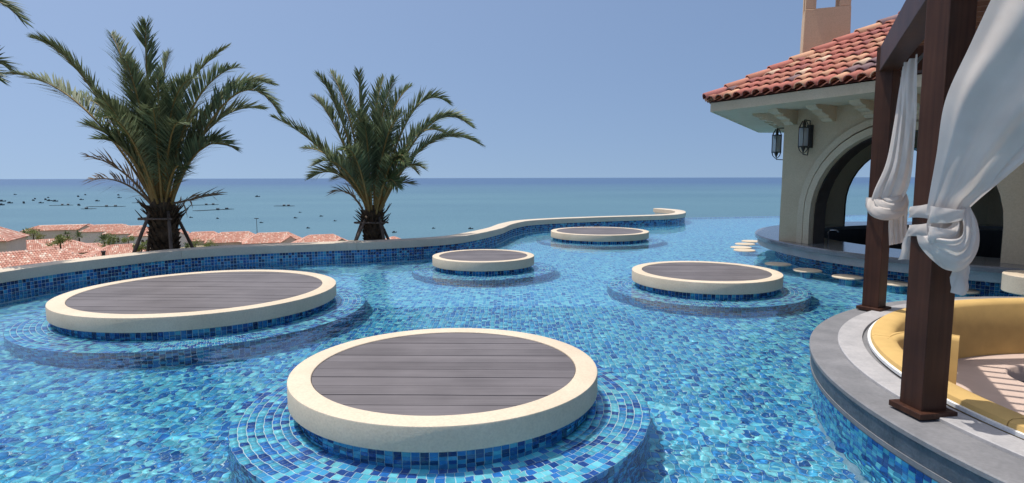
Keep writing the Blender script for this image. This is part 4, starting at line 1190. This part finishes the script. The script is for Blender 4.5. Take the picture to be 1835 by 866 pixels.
P3 = [((-6.79, 8.6, 3.68), (-7.73, 8.6, 3.75)), ((-7.24, 8.8, 3.1), (-7.8, 8.69, 2.95)), ((-6.95, 8.3, 2.85), (-7.75, 8.46, 2.8))]
palm('broad date palm with wide arching fronds behind the left part of the wall', (-6.33, 10.9, -0.15), (-6.32, 10.9, 1.17), P1, 0.225, 20, 11, 1.0, brace='wooden pole brace around the trunk of the broad left palm', dry_idx=(12, 13, 14))
palm('smaller upright date palm standing behind the middle of the wall', (-2.83, 12.2, -0.15), (-2.82, 12.2, 0.98), P2, 0.18, 22, 23, 0.9, brace='wooden pole brace around the trunk of the smaller palm', dry_idx=(13, ), lo_el=28)
palm('palm mostly out of the picture, frond tips showing at the left edge', (-8.85, 8.6, -0.15), (-8.85, 8.6, 1.9), P3 + [((-10.9, 8.9, 3.2), (-10.0, 8.7, 2.9)), ((-10.2, 7.6, 3.9), (-9.5, 8.1, 3.1)), ((-9.6, 10.2, 3.8), (-9.2, 9.4, 3.0)), ((-9.0, 8.2, 4.3), (-8.95, 8.4, 3.2)), ((-11.0, 9.6, 2.2), (-10.0, 9.1, 2.3)), ((-9.2, 6.6, 2.6), (-9.0, 7.5, 2.6))], 0.23, 0, 31, 1.0)
# planting bed the palms stand in
mb = MB()
S_ = np.arange(0, WLEN - 3, 0.5)
mb.sweep([(cw_ - 0.02, -1.4), (cw_ - 0.02, -0.14), (1.9, -0.2), (2.2, -2.4)], [((*wall_at(s)[0], 0), (*wall_at(s)[2], 0), (0, 0, 1)) for s in np.arange(2.5, 17.0, 0.5)])
tag(mb.build('planting_bed', M['earth']), 'strip of soil behind the pool wall', kind='structure')
mb = MB().box((-8.9, 8.6, -0.7), 1.2, 1.2, 0.55)
tag(mb.build('planting_bed', M['earth']), 'soil under the palm at the left edge', kind='structure')

# ------------------------------------------------------------------ village
def slope_tiles(mbx, O, e, up, ez, poly_fn, W, H, pitch, expo):
    nc_ = int(W / pitch); nr_ = int(H / expo) + 1
    for i in range(nc_):
        s = (i + 0.5) * W / nc_
        for j in range(nr_):
            wq = j * expo
            if not poly_fn(s, wq + expo * 0.4): continue
            barrel(mbx, O + e * s + up * wq + ez * 0.02, e, up, ez, expo * 1.12, pitch * 0.5, pitch * 0.44, pitch * 0.12, 3)

def house(label, x, y, w, d, zeave, rise, rot, gable=None, wins=(), wallmat='hwall', pitch=0.42, hip=True, depth=4.0, group='terracotta roofed houses below the pool', over=0.5):
    c = Vector((x, y, 0)); ex = Vector((math.cos(R(rot)), math.sin(R(rot)), 0)); ey = Vector((-ex.y, ex.x, 0)); Zv = Vector((0, 0, 1))
    zg = min(terrain(x, y), zeave - depth)
    root = empty('house', (x, y, zg), label, 'house', group)
    MB().box(c + Zv * ((zg + zeave) / 2), w / 2, d / 2, (zeave - zg) / 2, ex=ex, ey=ey, ez=Zv).build('wall', M[wallmat], root)
    W, D = w + 2 * over, d + 2 * over
    hr = D / 2 if hip else 0.0
    zr = zeave + rise
    P = lambda a, b, z: c + ex * a + ey * b + Zv * z
    z0 = zeave + 0.02
    E = [P(-W / 2, -D / 2, z0), P(W / 2, -D / 2, z0), P(W / 2, D / 2, z0), P(-W / 2, D / 2, z0)]
    r0, r1 = P(-W / 2 + hr, 0, zr), P(W / 2 - hr, 0, zr)
    mb = MB(); mb.add(E + [r0, r1], [(0, 1, 5, 4), (2, 3, 4, 5), (1, 2, 5), (3, 0, 4), (3, 2, 1, 0)])
    rf = mb.build('roof', M['vroofbase'], root)
    tl = MB()
    def do(Ea, Eb, Ra, Rb):
        e = (Eb - Ea).normalized(); Wd = (Eb - Ea).length
        m_ = (Ra + Rb) / 2; q = m_ - Ea; q = q - e * q.dot(e); H = q.length; up = q.normalized(); ez = e.cross(up)
        if ez.z < 0: ez = -ez
        sa, sb = (Ra - Ea).dot(e), (Rb - Ea).dot(e)
        fn = lambda s, wq: wq < H and s > sa * wq / H and s < Wd - (Wd - sb) * wq / H
        slope_tiles(tl, Ea, e, up, ez, fn, Wd, H, pitch, pitch * 1.5)
    do(E[0], E[1], r0, r1); do(E[1], E[2], r1, r1); do(E[3], E[0], r0, r0)
    # ridge and hips
    for a, b in ((r0, r1), (E[0], r0), (E[1], r1), (E[2], r1), (E[3], r0)):
        if (b - a).length > 0.3: tl.tube([a + Zv * 0.06, b + Zv * 0.06], pitch * 0.42, 5)
    if gable:
        ga, gw, gd = gable           # position along the front, width, projection
        zg2 = zeave; rz_ = zeave + gw * 0.33
        f0 = -d / 2 - gd
        MBg = MB()
        Q = [P(ga - gw / 2, f0, zg), P(ga + gw / 2, f0, zg), P(ga + gw / 2, f0, zg2), P(ga, f0, rz_), P(ga - gw / 2, f0, zg2)]
        Qb = [p + ey * (gd + 0.02) for p in Q]
        MBg.add(Q + Qb, [(0, 1, 2, 3, 4), (0, 5, 6, 1), (1, 6, 7, 2), (0, 4, 9, 5), (2, 7, 8, 3), (3, 8, 9, 4)])
        MBg.build('gable_wall', M[wallmat], root)
        back = d * 0.42
        for sg in (-1, 1):
            Ea = P(ga + sg * (gw / 2 + over), f0 - over * 0.6, zg2 - over * 0.25 + 0.06); Ra = P(ga, f0 - over * 0.6, rz_ + 0.12)
            Lg = gd + over * 0.6 + back
            Eb, Rb = Ea + ey * Lg, Ra + ey * Lg
            m2 = MB(); m2.add([Ea, Eb, Rb, Ra] + [p - Zv * 0.12 for p in (Ea, Eb, Rb, Ra)], [(0, 1, 2, 3), (7, 6, 5, 4), (0, 4, 5, 1), (2, 6, 7, 3), (0, 3, 7, 4)]); m2.build('gable_roof', M['vroofbase'], root)
            e = ey; up = (Ra - Ea).normalized(); ez = e.cross(up); ez = ez if ez.z > 0 else -ez
            slope_tiles(tl, Ea, e, up, ez, lambda s, wq: wq < (Ra - Ea).length, Lg, (Ra - Ea).length, pitch, pitch * 1.5)
    tag(tl.build('roof_tiles', M['vroof'], rf, recalc=False), kind='stuff')
    for wa, wz, ww, wh, proj in wins:
        pts = [(-ww / 2, 0), (ww / 2, 0)] + [(ww / 2 * math.cos(t), wh - ww / 2 + ww / 2 * math.sin(t)) for t in [PI * k / 8 for k in range(9)]]
        o0 = P(wa, -d / 2 - proj, zeave + wz)
        def slab(nm, sc_, y0, y1, mat, par):
            mb_ = MB(); n_ = len(pts)
            vs = [o0 + ex * (a * sc_) + Zv * ((b - wh / 2) * sc_ + wh / 2) - ey * yy for yy in (y0, y1) for a, b in pts]
            mb_.add(vs, [tuple(range(n_)), tuple(range(2 * n_ - 1, n_ - 1, -1))] + [(i, (i + 1) % n_, n_ + (i + 1) % n_, n_ + i) for i in range(n_)])
            return mb_.build(nm, mat, par)
        fr_ = slab('window', 1.18, -0.05, 0.06, M['hwall2'], root)
        slab('pane', 1.0, -0.04, 0.075, M['winglass'], fr_)
    return root

W3 = lambda a, z, n=3, pr=0.0, sp=1.5: [(a + (i - (n - 1) / 2) * sp, z, 0.95, 2.0, pr) for i in range(n)]
house('far left pale villa at the back of the row, longest roof', -203, 272, 29, 10, -21.5, 2.0, 24, (9.5, 6, 2.0), W3(12, -2.9, 2), 'hwall')
house('villa with triple arched windows second in the back row', -174, 259, 20, 10, -21.0, 2.6, 24, (6.0, 7.5, 2.2), W3(4.9, -3.2, 3, 2.2), 'hwall2')
house('villa in front of the sea third in the back row', -157, 247, 18.5, 10, -20.9, 2.8, 24, (5.0, 7, 2.0), W3(-5.5, -3.3, 3) + W3(5.0, -3.3, 2, 2.0), 'hwall2')
house('villa partly hidden by the left palm trunk', -139, 236, 19, 10, -20.6, 2.9, 24, (6, 7, 2.0), W3(-5.2, -3.3, 3), 'hwall2')
house('villa right behind the left palm brace', -129.5, 251, 18, 10, -24.2, 3.3, 24, (5.2, 7, 2.0), (), 'hwall')
house('pink roofed villa with two small arched windows right of the left palm', -111.5, 241, 21, 11, -23.7, 3.6, 24, (6.0, 7.5, 2.2), W3(-2.5, -3.0, 2, 0, 2.0), 'hwall')
house('villa between the two palms with a pointed front gable', -92, 231, 21.5, 11, -22.9, 3.4, 24, (5.6, 7, 2.2), (), 'hwall')
house('lowest villa roof just left of the smaller palm', -71, 223, 19.5, 11, -22.8, 3.2, 24, (6.2, 6.5, 2.2), (), 'hwall')
house('sliver of a roof behind the right leg of the smaller palm brace', -46, 232, 9, 8, -23.2, 1.9, 24, None, (), 'hwall')
house('near house cut by the left picture edge with a bare wall', -92.5, 101, 14, 10, -8.9, 3.2, 24, None, (), 'hwall', 0.30)
house('closest long tiled roof with a small gable at the lower left', -49.2, 54.0, 23, 9.5, -8.1, 2.55, 58, (5.0, 3.6, 0.7), (), 'hwall', 0.25)
house('dull pink roof in the middle of the left cluster', -98, 124, 20, 11, -13.9, 2.6, 40, (2.0, 5, 2.0), (), 'hwall', 0.32)
house('roof left of the left palm trunk behind the closest long roof', -77, 118, 14, 10, -14.2, 2.6, 40, (3, 5, 1.6), (), 'hwall', 0.32)
house('pale pink roof behind the yellow bush at the left', -121, 152, 21, 11, -17.0, 2.9, 40, (3, 5, 1.6), (), 'hwall', 0.36)
house('roof tucked under the row of far villas at the left', -128, 178, 18, 10, -20.3, 2.4, 24, (-3, 5, 1.6), (), 'hwall', 0.4)
for (x, y, z0, z1), lab in (((-47.2, 58.0, -9.5, -6.2), 'dark vent pipe on the closest roof near the picture edge'), ((-41.1, 60.0, -8.5, -5.85), 'dark vent pipe at the right end of the closest roof')):
    mb = MB(); mb.tube([(x, y, z0), (x, y, z1)], 0.17, 8); mb.tube([(x, y, z1 - 0.05), (x, y, z1 + 0.10)], 0.21, 8)
    tag(mb.build('vent_pipe', M['iron']), lab, 'vent pipe', 'vent pipes on the closest roof')
lp = Vector((-119.2, 280, -27)); mb = MB(); mb.tube([lp, lp + Vector((0, 0, 9.7))], [0.16, 0.10], 6)
lamp = empty('lamp_post', lp, 'thin tall lamp post standing alone against the sea', 'lamp post')
mb.build('mast', M['iron'], lamp); MB().box(lp + Vector((0, 0, 9.8)), 0.9, 0.35, 0.15).build('lamp_head', M['iron'], lamp)

def bush(label, x, y, z0, h, wid, seed, name='garden_tree'):
    rs = np.random.RandomState(seed); z0 += 0.5; h *= 1.15
    root = empty(name, (x, y, z0 - 2.5), label, 'tree', 'garden trees among the village roofs')
    MB().tube([(x, y, z0 - 2.5), (x + 0.1, y, z0 + h * 0.5)], [0.18, 0.1], 6).build('trunk', M['bark'], root)
    n = 900
    mb = MB()
    cl = rs.randn(9, 3) * [wid * 0.28, wid * 0.28, h * 0.22]
    for i in range(n):
        k = rs.randint(9); p = cl[k] + rs.randn(3) * [wid * 0.13, wid * 0.13, h * 0.12]
        p = Vector((x + p[0], y + p[1], z0 + h * 0.5 + p[2]))
        a = Vector(rs.randn(3)).normalized(); b = a.cross(Vector(rs.randn(3))).normalized(); s = rs.uniform(0.09, 0.22)
        mb.add([p - a * s, p + b * s * 0.5, p + a * s, p - b * s * 0.5], [(0, 1, 2, 3)])
    mb.build('crown', M['bush'], root, recalc=False)

def small_palm(label, x, y, z0, h, seed):
    rs = np.random.RandomState(seed)
    root = empty('garden_palm', (x, y, z0 - 3), label, 'palm', 'small palms among the village roofs')
    MB().tube([(x, y, z0 - 3), (x, y, z0 + 0.4)], [0.25, 0.2], 7).build('trunk', M['bark'], root)
    c = Vector((x, y, z0 + 0.3)); mb = MB()
    for i in range(26):
        a = rs.uniform(0, 2 * PI); el = R(rs.uniform(5, 80)); ln = h * rs.uniform(0.8, 1.15)
        d = Vector((math.cos(a) * math.cos(el), math.sin(a) * math.cos(el), math.sin(el)))
        T = c + d * ln - Vector((0, 0, 0.35 * ln * math.cos(el)))
        Mi = c + d * ln * 0.55 + Vector((0, 0, 0.1))
        ctl = Mi * 2 - (c + T) * 0.5
        for q in range(24):
            t = 0.15 + 0.85 * q / 24
            p = c * (1 - t) ** 2 + ctl * 2 * t * (1 - t) + T * t * t; tan = ((ctl - c) * (1 - t) + (T - ctl) * t).normalized()
            sd_ = tan.cross(Vector((0, 0, 1))); sd_ = sd_.normalized() if sd_.length > 0.1 else Vector((1, 0, 0))
            for sg in (-1, 1):
                tip = p + (tan * 0.6 + sd_ * sg * 0.8 + Vector((0, 0, -0.15))) * (0.55 * (1 - 0.5 * t))
                wv = tan * 0.06
                mb.add([p - wv, p + wv, tip], [(0, 1, 2)])
    mb.build('crown', M['leaf'], root, recalc=False)
small_palm('dark small palm in front of the second far villa', -144.7, 200, -18.6, 3.0, 1)
small_palm('dark small palm at the far left against the sea', -179, 220, -19.2, 2.4, 2)
small_palm('small palm beside the dark one at the far left', -168, 226, -20, 2.0, 3)
small_palm('small palm standing above the tree left of the palm trunk', -97.5, 143, -13.9, 2.4, 4)
small_palm('small palm at the left end of the hedge right of the trunk', -103.5, 190, -21.0, 2.2, 5)
small_palm('small palm in the shade under the far left villa', -148, 178, -16.9, 1.5, 6)
bush('yellow green bushy tree beside the bare walled house', -104.1, 130, -12.4, 2.2, 3.6, 11)
bush('round green bush in front of the middle left roofs', -87, 115, -11.7, 1.8, 2.6, 12)
bush('tall loose green tree at the end of the closest roof', -94.5, 140, -15.4, 2.8, 3.0, 13)
bush('low bush under the arched windows left of the trunk', -115.6, 180, -18.3, 1.8, 3.2, 14)
bush('yellow green hedge shrub right of the left palm trunk', -106.1, 200, -22.0, 2.5, 4.6, 15)
bush('bright green shrub at the right end of the hedge', -101.2, 200, -22.2, 2.4, 3.8, 16)
bush('small green bush beside the left pole of the palm brace', -68.4, 110, -12.5, 1.5, 2.0, 17)

# ------------------------------------------------------------------ boats and fish rafts on the sea
def boat_mesh(L, cabin=True):
    mb = MB(); n = 7; w = L * 0.16; h = L * 0.12
    vs = []
    for i in range(n):
        t = i / (n - 1); x = (t - 0.5) * L; ww = w * math.sin(PI * (0.12 + 0.76 * t)) ** 0.7 * (1 if t < 0.6 else (1.0 - (t - 0.6) / 0.4) ** 0.7 + 0.02); sh = h * (1 + 0.8 * (2 * t - 1) ** 2)
        vs += [(x, -ww, sh), (x, -ww * 0.6, -0.15), (x, ww * 0.6, -0.15), (x, ww, sh)]
    fs = [(i * 4 + k, (i + 1) * 4 + k, (i + 1) * 4 + k + 1, i * 4 + k + 1) for i in range(n - 1) for k in range(3)] + [(i * 4, i * 4 + 3, i * 4 + 7, i * 4 + 4) for i in range(n - 1)] + [(0, 1, 2, 3)]
    mb.add(vs, fs)
    if cabin: mb.box((-L * 0.12, 0, h * 1.0 + L * 0.09), L * 0.16, w * 0.6, L * 0.11)
    me_ = bpy.data.meshes.new('fishing_boat'); me_.from_pydata(mb.v, [], mb.f); me_.materials.append(M['boat'])
    return me_
bmesh_small = boat_mesh(5.5); bmesh_big = boat_mesh(9.0)
BO = [(-1287, 1562), (-931, 1100), (-802, 946), (-849.5, 1019), (-821, 1012.5), (-902, 1135), (-965, 1219), (-799, 1021.6), (-909, 1174), (-999, 1298), (-860, 1120), (-830, 1094.5), (-983, 1366), (-841, 1177), (-1070, 1512), (-759, 1102.5), (-667, 927), (-968, 1483), (-839, 1288), (-339.5, 635), (-303, 618), (-234, 560), (-225, 624), (-256, 726), (-207, 652), (-171, 580), (-169, 497), (-89.5, 456), (-566, 1341), (-64.4, 492.6), (-33.5, 487.4)]
for i, (x, y) in enumerate(BO):
    far = y > 900
    Mx = Matrix.Translation((x, y, -39.95)) @ Matrix.Rotation(rnd.uniform(-0.7, 0.7), 4, 'Z') @ Matrix.Scale((1.0 if far else 0.62) * rnd.uniform(0.8, 1.2), 4)
    o = link('fishing_boat', bmesh_big if far else bmesh_small, None, None, False, Mx)
    if far: tag(o, 'tiny dark fishing boat in the scattered fleet far out at the left', 'boat', 'fishing boats far out')
    else: tag(o, 'small dark boat moored on the nearer sea beyond the wall', 'boat', 'small boats on the nearer sea')
RA = [((-711, 924.4), (-686.5, 940.5)), ((-625, 884), (-576, 890)), ((-588, 821), (-574, 821)), ((-642, 1019), (-630.5, 1028.7)), ((-491, 919), (-462, 948)), ((-400, 764), (-374.6, 809.5)), ((-353, 893), (-326, 892))]
RL = ['leftmost low fish farm raft on the sea', 'long fish farm raft with huts left of the big palm', 'short pale raft below the long one', 'faint far raft just left of the big palm trunk', 'upper raft right of the big palm trunk', 'lower longer raft right of the big palm trunk', 'lone raft midway between the two palms']
for ((x0, y0), (x1, y1)), lab in zip(RA, RL):
    a, b = Vector((x0, y0, -39.8)), Vector((x1, y1, -39.8)); d = (b - a).normalized(); s = Vector((-d.y, d.x, 0)); L = (b - a).length
    root = empty('fish_raft', (a + b) / 2, lab, 'raft', 'fish rafts on the sea')
    mb = MB()
    for k in range(4): mb.box((a + b) / 2 + s * (k * 3.0), L / 2, 0.35, 0.25, ex=d, ey=s, ez=Vector((0, 0, 1)))
    for k in range(7): mb.box(a + d * (L * k / 6) + s * 4.5 + Vector((0, 0, 0.05)), 0.35, 4.8, 0.25, ex=d, ey=s, ez=Vector((0, 0, 1)))
    mb.build('frame', M['raft'], root)
    for t in ((0.55, 0.8) if L > 25 else (0.5,)):
        c = a + d * (L * t) + Vector((0, 0, 1.3)); c.z -= 0.4; hb = MB().box(c, 1.5, 1.2, 0.8, ex=d, ey=s, ez=Vector((0, 0, 1)))
        hb.add([c + d * u_ + s * v_ + Vector((0, 0, w_)) for u_, v_, w_ in ((-1.8, -1.5, 0.8), (1.8, -1.5, 0.8), (1.8, 1.5, 0.8), (-1.8, 1.5, 0.8), (-1.8, 0, 1.5), (1.8, 0, 1.5))], [(0, 1, 5, 4), (2, 3, 4, 5), (1, 2, 5), (3, 0, 4)])
        hb.build('hut', M['boat'], root)
